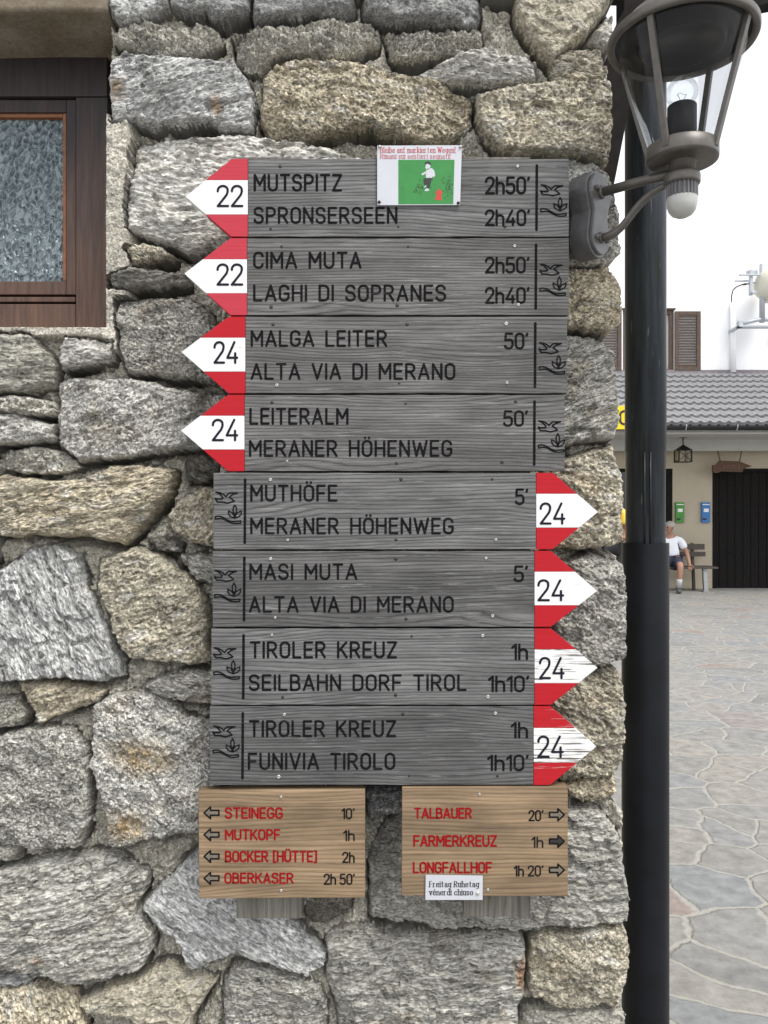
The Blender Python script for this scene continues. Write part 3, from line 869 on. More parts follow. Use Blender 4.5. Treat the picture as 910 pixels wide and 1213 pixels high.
# tapered timber brace under the verge and a beam carrying the verge out
mb = MB()
mb.prism([P(x, y, 0.22) for x, y in ((739,-60),(767,-60),(763,20),(746,125),(729,212),(723,238),(708,236),(711,100),(731,27),(739,12))], (0, 0.06, 0), 0.002)
mb.build('roof_brace', M['dark_timber'], house)
mb = MB()
mb.prism([P(630, -60, 0.75), P(1010, -60, 0.75), P(1010, -15, 0.75), P(910, 4, 0.75), P(886, 12, 0.75), P(868, 11, 0.75), P(848, 2, 0.75), P(790, -4, 0.75), P(630, -9, 0.75)], (0, 0.05, 0), 0.003)
mb.build('roof_beam', M['dark_timber'], house)

# lintel over the window
mb = MB()
x1 = P(131, 0).x
tmp = bmesh.new()
bx = MB()
mb.box((-1.6, -0.012, P(0, 12, -0.012).z), (x1, 0.20, P(0, -60).z), 0.008)
lin = mb.build('lintel', M['lintel_stone'], house)
me = lin.data
bmx = bmesh.new(); bmx.from_mesh(me)
bmesh.ops.subdivide_edges(bmx, edges=[e for e in bmx.edges if e.calc_length() > 0.15], cuts=14, use_grid_fill=True)
for v in bmx.verts:
    q = v.co * 16
    from mathutils import noise as mnoise
    v.co += Vector(mnoise.noise_vector(q)) * 0.006
bmx.to_mesh(me); bmx.free()
for p_ in me.polygons: p_.use_smooth = True

# window set back in the wall
WY = 0.150
win = bpy.data.objects.new('window', None); C.objects.link(win); win.parent = house; ORG[win.name] = origin(house)
win['label'] = 'brown wooden window with wavy obscure glass'
def wbox(mb, px0, py0, px1, py1, y0, y1, bev=0.002):
    a = P(px0, py0, y0); b = P(px1, py1, y0)
    mb.box((a.x, y0, b.z), (b.x, y1, a.z), bev)
mb = MB()
wbox(mb, -420, 50, 127, 114, WY, WY + 0.08)           # head
wbox(mb, 90, 115, 127.5, 389, WY + 0.001, WY + 0.08)  # jamb
wbox(mb, -420, 360, 89.5, 389, WY + 0.002, WY + 0.08) # sill rail
mb.build('window_frame', M['window_wood'], win)
mb = MB()
wbox(mb, 78.5, 118, 90, 349, WY + 0.008, WY + 0.06)
wbox(mb, -420, 118, 78.3, 133, WY + 0.009, WY + 0.06)
wbox(mb, -420, 333, 78.3, 349, WY + 0.009, WY + 0.06)
wbox(mb, -420, 351.5, 89, 357.5, WY + 0.004, WY + 0.05)
mb.build('sash', M['window_wood'], win)
mb = MB()
wbox(mb, 74.5, 133.5, 78.4, 332.8, WY + 0.014, WY + 0.05, 0.001)
wbox(mb, -420, 133.5, 74.3, 139, WY + 0.015, WY + 0.05, 0.001)
mb.build('glazing_bead', M['bead_wood'], win)
mb = MB()
wbox(mb, -420, 130, 76, 336, WY + 0.026, WY + 0.032, 0)
mb.build('pane', M['obscure_glass'], win)
mb = MB()
wbox(mb, -420, 40, 126, 392, WY + 0.081, WY + 0.10, 0)
mb.build('window_lining', M['dark_timber'], win)

# ------------------------------------------------------------------ engraved lettering: single-stroke glyphs with round ends
Q = .22
GL = {
 'A': (.58, [[(0,0),(.29,1),(.58,0)], [(.10,.31),(.48,.31)]]),
 'B': (.50, [[(0,0),(0,1),(.46,1,Q),(.46,.53,Q),(0,.53)], [(.2,.53),(.50,.53,Q),(.50,0,Q),(0,0)]]),
 'C': (.50, [[(.5,.76),(.5,1,.25),(0,1,.25),(0,0,.25),(.5,0,.25),(.5,.24)]]),
 'D': (.52, [[(0,0),(0,1),(.52,1,.27),(.52,0,.27),(0,0)]]),
 'E': (.45, [[(.45,1),(0,1),(0,0),(.45,0)], [(0,.52),(.4,.52)]]),
 'F': (.44, [[(.44,1),(0,1),(0,0)], [(0,.5),(.39,.5)]]),
 'G': (.52, [[(.5,.78),(.5,1,.25),(0,1,.25),(0,0,.25),(.52,0,.25),(.52,.46),(.3,.46)]]),
 'H': (.52, [[(0,0),(0,1)], [(.52,0),(.52,1)], [(0,.52),(.52,.52)]]),
 'I': (.0, [[(0,0),(0,1)]]),
 'K': (.52, [[(0,0),(0,1)], [(.5,1),(0,.38)], [(.17,.58),(.52,0)]]),
 'L': (.43, [[(0,1),(0,0),(.43,0)]]),
 'M': (.64, [[(0,0),(0,1),(.32,.36),(.64,1),(.64,0)]]),
 'N': (.52, [[(0,0),(0,1),(.52,0),(.52,1)]]),
 'O': (.52, [[(.26,1),(0,1,.26),(0,0,.26),(.52,0,.26),(.52,1,.26),(.26,1)]]),
 'P': (.49, [[(0,0),(0,1),(.49,1,.25),(.49,.46,.25),(0,.46)]]),
 'R': (.52, [[(0,0),(0,1),(.49,1,.25),(.49,.48,.25),(0,.48)], [(.24,.48),(.52,0)]]),
 'S': (.50, [[(.48,.80),(.48,1,.23),(0,1,.23),(0,.56,.2),(.50,.48,.2),(.50,0,.24),(0,0,.24),(0,.2)]]),
 'T': (.52, [[(0,1),(.52,1)], [(.26,1),(.26,0)]]),
 'U': (.52, [[(0,1),(0,0,.26),(.52,0,.26),(.52,1)]]),
 'V': (.56, [[(0,1),(.28,0),(.56,1)]]),
 'W': (.82, [[(0,1),(.2,0),(.41,.85),(.62,0),(.82,1)]]),
 'Z': (.50, [[(0,1),(.5,1),(0,0),(.5,0)]]),
 '0': (.46, [[(.23,1),(0,1,.23),(0,0,.23),(.46,0,.23),(.46,1,.23),(.23,1)]]),
 '1': (.20, [[(0,.78),(.20,1),(.20,0)]]),
 '2': (.46, [[(0,.74),(0,1,.23),(.46,1,.23),(.46,.62,.14),(0,0),(.48,0)]]),
 '4': (.50, [[(.36,1),(0,.24),(.50,.24)], [(.40,.46),(.40,0)]]),
 '5': (.46, [[(.43,1),(.05,1),(.02,.55),(.46,.64,.24),(.46,0,.23),(0,0,.23),(0,.16)]]),
 'h': (.42, [[(0,0),(0,1)], [(0,.40),(0,.66,.2),(.42,.66,.2),(.42,0)]]),
 "'": (.04, [[(.04,1.0),(0,.86)]]),
 '[': (.16, [[(.16,1.06),(0,1.06),(0,-.08),(.16,-.08)]]),
 ']': (.16, [[(0,1.06),(.16,1.06),(.16,-.08),(0,-.08)]]),
 ' ': (.30, []),
 'a': (.40, [[(.03,.52),(.03,.66,.14),(.38,.66,.16),(.38,0)], [(.38,.38),(0,.38,.14),(0,0,.17),(.38,.02,.14),(.38,.2)]]),
 'b': (.42, [[(0,1),(0,0)], [(0,.3),(0,.66,.2),(.42,.66,.2),(.42,0,.2),(0,0,.2),(0,.3)]]),
 'c': (.40, [[(.40,.5),(.40,.66,.18),(0,.66,.2),(0,0,.2),(.40,0,.2),(.40,.14)]]),
 'd': (.42, [[(.42,1),(.42,0)], [(.42,.3),(.42,.66,.2),(0,.66,.2),(0,0,.2),(.42,0,.2),(.42,.3)]]),
 'e': (.42, [[(0,.34),(.42,.34),(.42,.66,.2),(0,.66,.2),(0,0,.2),(.42,0,.2),(.42,.12)]]),
 'f': (.34, [[(.34,.98),(.13,1,.13),(.13,0)], [(0,.64),(.3,.64)]]),
 'g': (.42, [[(.42,.3),(.42,.66,.2),(0,.66,.2),(0,.06,.2),(.42,.06,.2),(.42,.3)], [(.42,.66),(.42,-.28,.18),(0,-.28,.18)]]),
 'i': (.0, [[(0,0),(0,.66)], [(0,.90),(0,.93)]]),
 'k': (.42, [[(0,0),(0,1)], [(.38,.66),(0,.27)], [(.14,.4),(.42,0)]]),
 'l': (.0, [[(0,0),(0,1)]]),
 'm': (.66, [[(0,0),(0,.66)], [(0,.45),(0,.66,.17),(.33,.66,.17),(.33,0)], [(.33,.45),(.33,.66,.17),(.66,.66,.17),(.66,0)]]),
 'n': (.40, [[(0,0),(0,.66)], [(0,.45),(0,.66,.19),(.40,.66,.19),(.40,0)]]),
 'o': (.42, [[(.21,.66),(0,.66,.21),(0,0,.21),(.42,0,.21),(.42,.66,.21),(.21,.66)]]),
 'r': (.30, [[(0,0),(0,.66)], [(0,.4),(0,.66,.2),(.30,.64)]]),
 's': (.36, [[(.36,.52),(.36,.66,.15),(0,.66,.16),(0,.36,.14),(.36,.3,.14),(.36,0,.16),(0,0,.16),(0,.14)]]),
 't': (.34, [[(.13,.92),(.13,0,.13),(.34,.02)], [(0,.66),(.32,.66)]]),
 'u': (.40, [[(0,.66),(0,0,.19),(.40,0,.19),(.40,.2)], [(.40,.66),(.40,0)]]),
 'v': (.42, [[(0,.66),(.21,0),(.42,.66)]]),
 'w': (.62, [[(0,.66),(.15,0),(.31,.56),(.47,0),(.62,.66)]]),
 '!': (.0, [[(0,1),(0,.3)], [(0,.04),(0,0)]]),
}
GL['\u00d6'] = (GL['O'][0], GL['O'][1] + [[(.14,1.20),(.14,1.24)], [(.38,1.20),(.38,1.24)]])
GL['\u00dc'] = (GL['U'][0], GL['U'][1] + [[(.14,1.20),(.14,1.24)], [(.38,1.20),(.38,1.24)]])
GL['\u00e9'] = (GL['e'][0], GL['e'][1] + [[(.17,.82),(.28,1.0)]])

def round_path(pts):
    out = []
    n = len(pts)
    for i, p in enumerate(pts):
        x, y = p[0], p[1]
        r = p[2] if len(p) > 2 else 0
        if r and 0 < i < n - 1:
            a = Vector((pts[i-1][0] - x, pts[i-1][1] - y)); b = Vector((pts[i+1][0] - x, pts[i+1][1] - y))
            la, lb = a.length, b.length
            r1 = min(r, la * .5 if len(pts[i-1]) > 2 else la); r2 = min(r, lb * .5 if len(pts[i+1]) > 2 else lb)
            a.normalize(); b.normalize()
            p0 = Vector((x, y)) + a * r1; p2 = Vector((x, y)) + b * r2
            c = Vector((x, y))
            k = .5523
            c1 = p0 + (c - p0) * k; c2 = p2 + (c - p2) * k
            for s in range(7):
                t_ = s / 6
                out.append(p0*(1-t_)**3 + 3*c1*t_*(1-t_)**2 + 3*c2*t_*t_*(1-t_) + p2*t_**3)
        else:
            out.append(Vector((x, y)))
    res = [out[0]]
    for q in out[1:]:
        if (q - res[-1]).length > 1e-4: res.append(q)
    return res

def stroke(mb, pts2, wd, to3, k0=0, closed=False, thin=None):
    """flat round-ended stroke; to3(x, z, lift) gives the world point"""
    pts2 = [Vector((p[0], p[1])) for p in pts2]
    if closed: pts2.append(pts2[0])
    n = len(pts2)
    for i in range(n - 1):
        a, b = pts2[i], pts2[i+1]
        d = b - a
        if d.length < 1e-9: continue
        d.normalize()
        wv = wd
        if thin: wv = wd * (thin + (1 - thin) * abs(d.y))
        nn_ = Vector((-d.y, d.x)) * wv * .5
        lf = ((k0 + i) % 9) * 1.2e-5
        mb.faces([to3(*(a+nn_), lf), to3(*(a-nn_), lf), to3(*(b-nn_), lf), to3(*(b+nn_), lf)], [(0, 1, 2, 3)])
    for i in range(n):
        if 0 < i < n - 1:
            d1 = (pts2[i] - pts2[i-1]).normalized(); d2 = (pts2[i+1] - pts2[i]).normalized()
            wv = wd if not thin else wd * (thin + (1 - thin) * min(abs(d1.y), abs(d2.y)))
            if d1.dot(d2) > .995: continue
        else:
            dd = (pts2[1] - pts2[0]) if i == 0 else (pts2[-1] - pts2[-2])
            wv = wd if not thin else wd * (thin + (1 - thin) * (abs(dd.normalized().y) if dd.length > 0 else 1))
        lf = (9 + (k0 + i) % 9) * 1.2e-5
        m_ = 10
        mb.faces([to3(pts2[i].x + wv*.5*math.cos(2*math.pi*j/m_), pts2[i].y + wv*.5*math.sin(2*math.pi*j/m_), lf) for j in range(m_)], [tuple(range(m_))])

def text(name, s, x0, x1, yt, yb, y, mat, parent, weight=.140, gap=.27, space=.56, serif=False, thin=None, lift=.0004):
    """lettering between photo pixels x0..x1, cap top yt, baseline yb, on the plane y"""
    h = (yb - yt)
    inset = weight * .5
    adv = 0; items = []; wi = 0
    for ch in s:
        if ch == ' ':
            adv += space; wi += 1; continue
        wd_, st = GL[ch]
        items.append((adv, st, wi))
        adv += wd_ + gap
    total = adv - gap
    sx = ((x1 - x0) - weight * h) / max(total, 1e-6)
    if total < .01: sx = h
    mb = MB()
    def to3(px, py, lf):
        p = P(px, py, y)
        return Vector((p.x, y - lift - lf, p.z))
    hy = h * (1 - weight)
    k = 0
    cur = 0
    for a, st, wi_ in items:
        if wi_ != cur:                     # each word is a piece of lettering of its own
            mb.build(name, mat, parent); mb = MB(); cur = wi_
        for path in st:
            rp = round_path(path)
            pts = [(x0 + weight*h*.5 + (a + q.x) * sx, yb - inset*h - q.y * hy) for q in rp]
            stroke(mb, pts, weight * h, to3, k, thin=thin)
            k += 3
            if serif:
                for e, o in ((0, 1), (-1, -2)):
                    q, q2 = rp[e], rp[o]
                    if abs(q.x - q2.x) < .35 * abs(q.y - q2.y) and min(abs(q.y), abs(q.y - .66), abs(q.y - 1)) < .03:
                        px_ = x0 + weight*h*.5 + (a + q.x) * sx; py_ = yb - inset*h - q.y * hy
                        stroke(mb, [(px_ - .15*h, py_), (px_ + .15*h, py_)], weight * h * .5, to3, k + 5)
    o = mb.build(name, mat, parent)
    return o

# ------------------------------------------------------------------ trail signs
YB = -0.100                               # front of the boards
TH = 0.024
def screw(parent, px, py, y, dark=False, r=2.0):
    p = P(px, py, y)
    rr = r / F * (y + D)
    mb = MB()
    if dark:
        mb.lathe([(0, .0003), (rr, .0003), (rr * 1.15, -.001)], p, 12, Matrix(((1,0,0),(0,0,-1),(0,1,0))))
        mb.build('screw', M['screw_dark'], parent)
    else:
        mb.lathe([(0, .0007), (rr * .38, .0007), (rr * .42, .0018), (rr * .95, .0013), (rr * 1.1, -.001)], p, 14, Matrix(((1,0,0),(0,0,-1),(0,1,0))))
        mb.build('screw', M['screw_steel'], parent)

BIRD = [(185,378),(240,385),(290,410),(322,440),(345,408),(375,390),(475,390),(410,412),(365,445),(400,468),(435,500),(395,512),(340,525),(270,510),(205,510),(190,485),(175,460),(210,470),(275,468),(280,452),(258,425),(225,395)]
LEAVES = [[(440,550),(420,585),(415,620),(425,655),(440,682),(455,655),(465,620),(460,585)], [(355,632),(358,670),(380,705),(435,727),(428,690),(405,655)], [(530,632),(526,672),(500,705),(443,727),(450,690),(475,655)]]
BRANCH = [(178,706),(215,700),(260,706),(310,733),(355,760),(400,775),(455,772),(520,765),(520,795),(450,802),(400,797),(345,772),(300,745),(250,732),(180,742)]

def emblem(parent, px, py, y):
    """bird above a leafy branch, cut in outline; px, py: its left end and the bird's top"""
    mb = MB()
    def to3(x, yy, lf):
        p = P(x, yy, y); return Vector((p.x, y - .0004 - lf, p.z))
    def cv(pts): return [(px + (a - 175) / 11.375, py + (b - 378) / 11.375) for a, b in pts]
    stroke(mb, cv(BIRD), 1.75, to3, 0, True)
    for i, lf_ in enumerate(LEAVES): stroke(mb, cv(lf_), 1.6, to3, 4 + i * 3, True)
    stroke(mb, cv(BRANCH), 1.6, to3, 2, True)
    mb.build('emblem', M['groove_black'], parent)

SIGNS = [
 # top, bottom, left, right, tip x, tip y, direction, number, lines, times
 (188, 280.3, 294, 674, 220, 233, 'L', '22', (256.8, 288, 219, 245.5), [('MUTSPITZ', 300.5, 405.5, 206, 227), ('SPRONSERSEEN', 300.5, 471, 245, 265.3)], [("2h50'", 574.5, 628, 209, 230.5), ("2h40'", 574.5, 628, 248, 268)], 'weathered grey trail sign reading MUTSPITZ, topmost of the eight boards'),
 (282, 373.3, 293, 674, 218.5, 324, 'L', '22', (256.6, 288, 312, 338.5), [('CIMA MUTA', 300, 428.5, 298, 318.5), ('LAGHI DI SOPRANES', 300, 528.6, 337, 357.3)], [("2h50'", 574.5, 627.5, 304, 324), ("2h40'", 574.5, 627.5, 340, 360)], 'weathered grey trail sign reading CIMA MUTA and LAGHI DI SOPRANES'),
 (375, 466, 291, 672, 215, 417, 'L', '24', (253, 282.5, 404, 431), [('MALGA LEITER', 297, 459, 391, 411), ('ALTA VIA DI MERANO', 297, 539.6, 430, 450)], [("50'", 597, 626, 394, 414)], 'weathered grey trail sign reading MALGA LEITER with red white tip pointing left'),
 (467.6, 558.2, 290, 669, 214.5, 510, 'L', '24', (251, 282.5, 496, 522.8), [('LEITERALM', 295.5, 413, 483, 503.3), ('MERANER H\u00d6HENWEG', 295, 536, 521, 541.3)], [("50'", 596, 625.5, 486, 505.5)], 'weathered grey trail sign reading LEITERALM, lowest of those pointing left'),
 (560, 650.8, 253, 635, 708.5, 606.5, 'R', '24', (639.3, 669.8, 595, 621.5), [('MUTH\u00d6FE', 296.5, 400, 574, 594.3), ('MERANER H\u00d6HENWEG', 296.5, 537.7, 613, 633)], [("5'", 610, 626, 578.5, 598.3)], 'weathered grey trail sign reading MUTH\u00d6FE, highest of those pointing right'),
 (652.6, 742.6, 252, 633, 707.5, 700, 'R', '24', (636.6, 668.5, 686, 712.3), [('MASI MUTA', 295.5, 423.4, 667.3, 687), ('ALTA VIA DI MERANO', 295, 537.7, 706, 725.8)], [("5'", 608.5, 625.6, 669.7, 689.8)], 'weathered grey trail sign reading MASI MUTA with red white tip pointing right'),
 (744.4, 835, 250.5, 633, 708, 791, 'R', '24', (638.5, 669, 778, 804.5), [('TIROLER KREUZ', 296, 470.7, 759.5, 780), ('SEILBAHN DORF TIROL', 295, 553, 798.6, 818.6)], [('1h', 605.5, 625.6, 762, 782), ("1h10'", 578, 627, 800, 820)], 'weathered grey trail sign reading SEILBAHN DORF TIROL, flaking white arrow tip'),
 (836.8, 930, 248.5, 632, 706.5, 884.5, 'R', '24', (636.5, 668, 871, 897.8), [('TIROLER KREUZ', 295, 469.6, 853, 873.3), ('FUNIVIA TIROLO', 293.7, 468.5, 891.5, 912)], [('1h', 605, 625.6, 855, 874.8), ("1h10'", 577, 626.5, 893.7, 913.5)], 'weathered grey trail sign reading FUNIVIA TIROLO, lowest of the eight boards'),
]
GRP = 'grey trail signs stacked on the stone wall'
for i, (t0, b0, l0, r0, tx, ty, dr, num, nb, lines, times, lab) in enumerate(SIGNS):
    rs = random.Random(40 + i)
    y = YB + rs.uniform(-.0012, .0012)
    cpt = P((l0 + r0) / 2, (t0 + b0) / 2, y)
    sg = thing('trail_sign', lab, 'trail sign', cpt, GRP)
    p = lambda a, b: P(a, b, y)
    # board: one plank cut to a point at the arrow end
    if dr == 'L':
        out = [(r0, t0 + .8), (r0, b0), (l0, b0), (l0, t0)]
    else:
        out = [(r0, t0), (r0, b0), (l0, b0), (l0, t0 + .8)]
    # slightly worn long edges
    top = []; bot = []
    nseg = 24
    for k in range(nseg + 1):
        x = l0 + (r0 - l0) * k / nseg
        top.append((x, t0 + rs.uniform(0, .55))); bot.append((x, b0 - rs.uniform(0, .55)))
    mb = MB()
    mb.prism([p(a, b) for a, b in top] + [p(a, b) for a, b in reversed(bot)], (0, TH, 0), .0009)
    mb.build('board', M['grey_wood'], sg)
    # painted arrow end
    edge = l0 if dr == 'L' else r0
    sgn = -1 if dr == 'L' else 1
    ck = edge + sgn * 20
    hgt = b0 - t0
    w0, w1 = t0 + .275 * hgt, t0 + .715 * hgt
    def on_top(v): return ck + (tx - ck) * (v - t0) / (ty - t0)
    def on_bot(v): return ck + (tx - ck) * (b0 - v) / (b0 - ty)
    mb = MB()
    mb.mi = 0
    mb.prism([p(edge + sgn * .4, w0), p(on_top(w0), w0), p(tx, ty), p(on_bot(w1), w1), p(edge + sgn * .4, w1)], (0, TH, 0), .0006)
    mb.mi = 1
    nr_ = [(on_top(t0 + (w0 - t0) * q) + (rs.uniform(-1.2, 1.2) if i == 0 else rs.uniform(-.3, .3)), t0 + (w0 - t0) * q) for q in (.2, .4, .6, .8)]
    mb.prism([p(edge + sgn * .4, t0), p(ck, t0 + .2)] + [p(a, b) for a, b in nr_] + [p(on_top(w0), w0 - .15), p(edge + sgn * .4, w0 - .15)], (0, TH, 0), .0006)
    mb.prism([p(edge + sgn * .4, b0), p(ck, b0 - .2), p(on_bot(w1), w1 + .15), p(edge + sgn * .4, w1 + .15)], (0, TH, 0), .0006)
    red = M['paint_pink_red'] if i < 2 else (M['paint_red_worn'] if i == 7 else M['paint_red'])
    tip = mb.build('arrow_tip', [M['paint_white_worn'] if i >= 6 else M['paint_white'], red], sg)
    text('number', num, nb[0], nb[1], nb[2], nb[3], y, M['number_black'], tip, weight=.105, gap=.20, lift=.0006)
    for s, x0, x1, a, b in lines:
        text('lettering', s, x0, x1, a, b, y, M['groove_black'], sg)
    for s, x0, x1, a, b in times:
        text('walking_time', s, x0, x1, a, b, y, M['groove_black'], sg, gap=.20)
    sepx = (636 - i * .9) if dr == 'L' else (290.5 - (i - 4) * .9)
    mb = MB()
    def to3(px_, py_, lf):
        q = P(px_, py_, y); return Vector((q.x, y - .0004 - lf, q.z))
    stroke(mb, [(sepx, t0 + 8), (sepx - .4, b0 - 8)], 3.1, to3)
    mb.build('divider_line', M['groove_black'], sg)
    emblem(sg, (sepx + 4.3) if dr == 'L' else (sepx - 35.5), t0 + (31 if dr == 'L' else 23), y)
    for sx_, dk in ((338, 0), (486, 1), (612 if dr == 'L' else 588, 0)):
        for top_ in (True, False):
            sy_ = (t0 + rs.uniform(7.5, 10.5)) if top_ else (b0 - rs.uniform(9, 13))
            screw(sg, sx_ + rs.uniform(-18, 3), sy_, y, dk or (dr == 'L' and top_ and sx_ == 338) or rs.random() < .2, rs.uniform(1.5, 2.3))

# ------------------------------------------------------------------ battens behind the boards
for k, (x0, x1, yb_, lab) in enumerate(((280, 357.5, 1088, 'weathered vertical batten showing below the left tan sign'), (550, 628.5, 1086, 'weathered vertical batten showing below the tan sign with paper notice'))):
    a = P(x0, yb_, -.074); b = P(x1, 186, -.074)
    o_ = P((x0 + x1) / 2, yb_, -.05)
    th = thing('batten', lab, 'batten', o_, 'wooden battens carrying the signs')
    # each batten: three upright strips of plank side by side, the grain upright
    mb = MB()
    mb.box((a.x, -.074, a.z), (b.x, -.020, b.z), .0012)
    me_o = mb.build('plank', M['batten_wood'], th)
    # turn so that the grain (local x) runs upright
    me_o.data.transform(Matrix.Rotation(R(90), 4, 'Y'))
    me_o.rotation_euler = (0, R(-90), 0)

# ------------------------------------------------------------------ tan signs
def block_arrow(px, py, dr, y, parent, fill):
    """outlined block arrow 18 px long"""
    s = -1 if dr == 'L' else 1
    pts = [(s*9, 0), (s*1.5, -7), (s*1.5, -2.8), (-s*8.5, -2.8), (-s*8.5, 2.8), (s*1.5, 2.8), (s*1.5, 7)]
    pts = [(px + a, py + b) for a, b in pts]
    def to3(a, b, lf):
        q = P(a, b, y); return Vector((q.x, y - .0005 - lf, q.z))
    mb = MB()
    mb.faces([to3(a, b, -.0002) for a, b in pts], [tuple(range(7))])
    mb.mi = 1
    stroke(mb, pts, 1.9, to3, 0, True)
    mb.build('arrow', [fill, M['groove_black']], parent)

YT = -0.103
tan = []
for k, (corners, rows_, dr, lab) in enumerate((
    ([(235, 936.5), (432.5, 935.5), (432.5, 1063.5), (236, 1064.5)],
     [('STEINEGG', 266.4, 335.3, 956, 970, "10'", 404.6, 420.4, 962.7), ('MUTKOPF', 266.4, 332.3, 982, 995.5, '1h', 406.5, 420.4, 988.6), ('BOCKER [H\u00dcTTE]', 266.4, 375.8, 1007.6, 1021.5, '2h', 405.5, 420.4, 1014.4), ('OBERKASER', 265.9, 348.2, 1033.5, 1046.8, "2h 50'", 383.5, 420.6, 1040.3)],
     'L', 'tan wooden sign with four red destinations and arrows to the left'),
    ([(476.5, 932.5), (672.8, 932), (672.8, 1062), (475.8, 1061)],
     [('TALBAUER', 490.6, 559.3, 956.5, 970, "20'", 626, 644, 965), ('FARMERKREUZ', 489.5, 589, 989, 1003, '1h', 629.5, 643.8, 996.5), ('LONGFALLHOF', 489, 583, 1020.7, 1034.5, "1h 20'", 608.7, 644, 1030.5)],
     'R', 'tan wooden sign with three red destinations and arrows to the right'))):
    cx_ = sum(c_[0] for c_ in corners) / 4; cy_ = sum(c_[1] for c_ in corners) / 4
    sg = thing('destination_sign', lab, 'sign', P(cx_, cy_, YT), 'tan destination signs below the trail signs')
    tan.append(sg)
    mb = MB()
    mb.prism([P(a, b, YT) for a, b in corners], (0, .026, 0), .0015)
    mb.build('board', M['tan_wood'], sg)
    for s, x0, x1, a, b, tm, tx0, tx1, ay in rows_:
        text('destination', s, x0, x1, a, b, YT, M['groove_red'], sg, weight=.165, gap=.22, space=.4)
        off = (b - a) / 2
        text('walking_time', tm, tx0, tx1, ay - 6.2 + .6, ay + 7.6 + .2, YT, M['groove_black'], sg, weight=.14, gap=.20, space=.3)
        block_arrow(251 if dr == 'L' else 659.5, ay, dr, YT, sg, M['screw_dark'] if (tm == '1h' and dr == 'R') else M['arrow_grey'])
    for a, b in (((333, 944), (333, 1055)) if dr == 'L' else ((568, 941), (578, 1054))):
        screw(sg, a, b, YT, False, 1.7)

# paper notice stapled to the right tan sign
nt_ = thing('paper_notice', 'small white paper notice pinned to the bottom edge of a tan sign', 'notice', P(538, 1052, YT - .002))
YN = YT - .0035
mb = MB()
mb.prism([P(504.5, 1036.5, YN), P(572, 1037.5, YN), P(571.8, 1066, YN), P(504, 1066, YN)], (0, .0012, 0))
mb.build('sheet', M['paper'], nt_)
text('notice_text', 'Freitag Ruhetag', 508.5, 567.5, 1043.3, 1051, YN, M['ink_black'], nt_, weight=.14, gap=.30, serif=True, thin=.5, space=.4)
text('notice_text', 'v\u00e9nerdi chiuso', 508.5, 560.5, 1053, 1060.6, YN, M['ink_black'], nt_, weight=.14, gap=.30, serif=True, thin=.5, space=.4)
mb = MB()
mb.lathe([(0, .0025), (.003, .002), (.0042, .0)], P(566, 1058, YN), 16, Matrix(((1,0,0),(0,0,-1),(0,1,0))))
mb.build('pin', M['sensor_white'], nt_)

# poster on the top trail sign
YP = YB - .0045
ps = thing('poster', 'small white and green poster pinned across the topmost trail sign', 'poster', P(496, 208, YP))
mb = MB()
mb.prism([P(447, 172.5, YP), P(547.3, 172, YP), P(545.2, 242.8, YP), P(447, 243, YP)], (0, .0012, 0))
mb.build('sheet', M['paper'], ps)
def flat_poly(mb, pts, y, lift):
    mb.faces([Vector((P(a, b, y).x, y - lift, P(a, b, y).z)) for a, b in pts], [tuple(range(len(pts)))])
mb = MB()
flat_poly(mb, [(472, 189.3), (538.5, 189.3), (537, 241.8), (472, 242)], YP, .0003)
mb.build('picture_ground', M['poster_green'], ps)
zx = lambda a: 430 + a / 6.5
zy = lambda b: 160 + b / 6.5
zp = lambda pts: [(zx(a), zy(b)) for a, b in pts]
mb = MB()
mb.mi = 0
flat_poly(mb, zp([(487,225),(500,215),(518,222),(520,245),(508,265),(490,268),(480,250)]), YP, .0006)          # face
flat_poly(mb, zp([(492,262),(530,255),(548,272),(557,310),(548,325),(535,318),(534,332),(486,330),(484,290)]), YP, .0006)  # shirt
flat_poly(mb, zp([(450,300),(484,280),(488,296),(456,312)]), YP, .0006)                                        # arm
flat_poly(mb, zp([(468,402),(486,384),(490,394),(474,406)]), YP, .0006)
flat_poly(mb, zp([(470,432),(494,408),(512,424),(500,432)]), YP, .0006)
mb.mi = 1
flat_poly(mb, zp([(475,212),(500,203),(522,212),(524,234),(512,228),(500,222),(478,224)]), YP, .0009)          # hair
flat_poly(mb, zp([(468,334),(532,334),(522,372),(512,408),(490,408),(496,376),(478,386),(466,360)]), YP, .0009)  # trousers
mb.build('walking_figure', [M['paper'], M['ink_black']], ps)
mb = MB()
flat_poly(mb, zp([(586,414),(618,446),(604,450),(606,503),(550,498),(562,484),(568,448),(554,446)]), YP, .0006)
mb.build('red_arrow', M['poster_red'], ps)
mb = MB()
rs = random.Random(3)
def pto3(a, b, lf):
    q = P(a, b, YP); return Vector((q.x, YP - .0006 - lf, q.z))
for k in range(70):
    a, b = (rs.gauss(450, 40), rs.gauss(420, 34)) if k % 2 else (rs.gauss(655, 26), rs.gauss(395, 40))
    if 385 > a and b < 380 or not (290 < a < 690 and 320 < b < 520): continue
    dx = rs.uniform(-12, 12)
    stroke(mb, zp([(a, b), (a + dx, b - rs.uniform(4, 16))]), .5, pto3, k)
mb.build('grass_tufts', M['ink_black'], ps)
text('poster_text', 'Bleibe auf markierten Wegen!', 450.5, 539.5, 174.2, 181.2, YP, M['ink_red'], ps, weight=.11, gap=.32, serif=True, thin=.45, space=.36)
text('poster_text', 'Rimani sui sentieri segnati!', 450.5, 533.5, 181.9, 188.2, YP, M['ink_red'], ps, weight=.10, gap=.32, serif=True, thin=.45, space=.36)
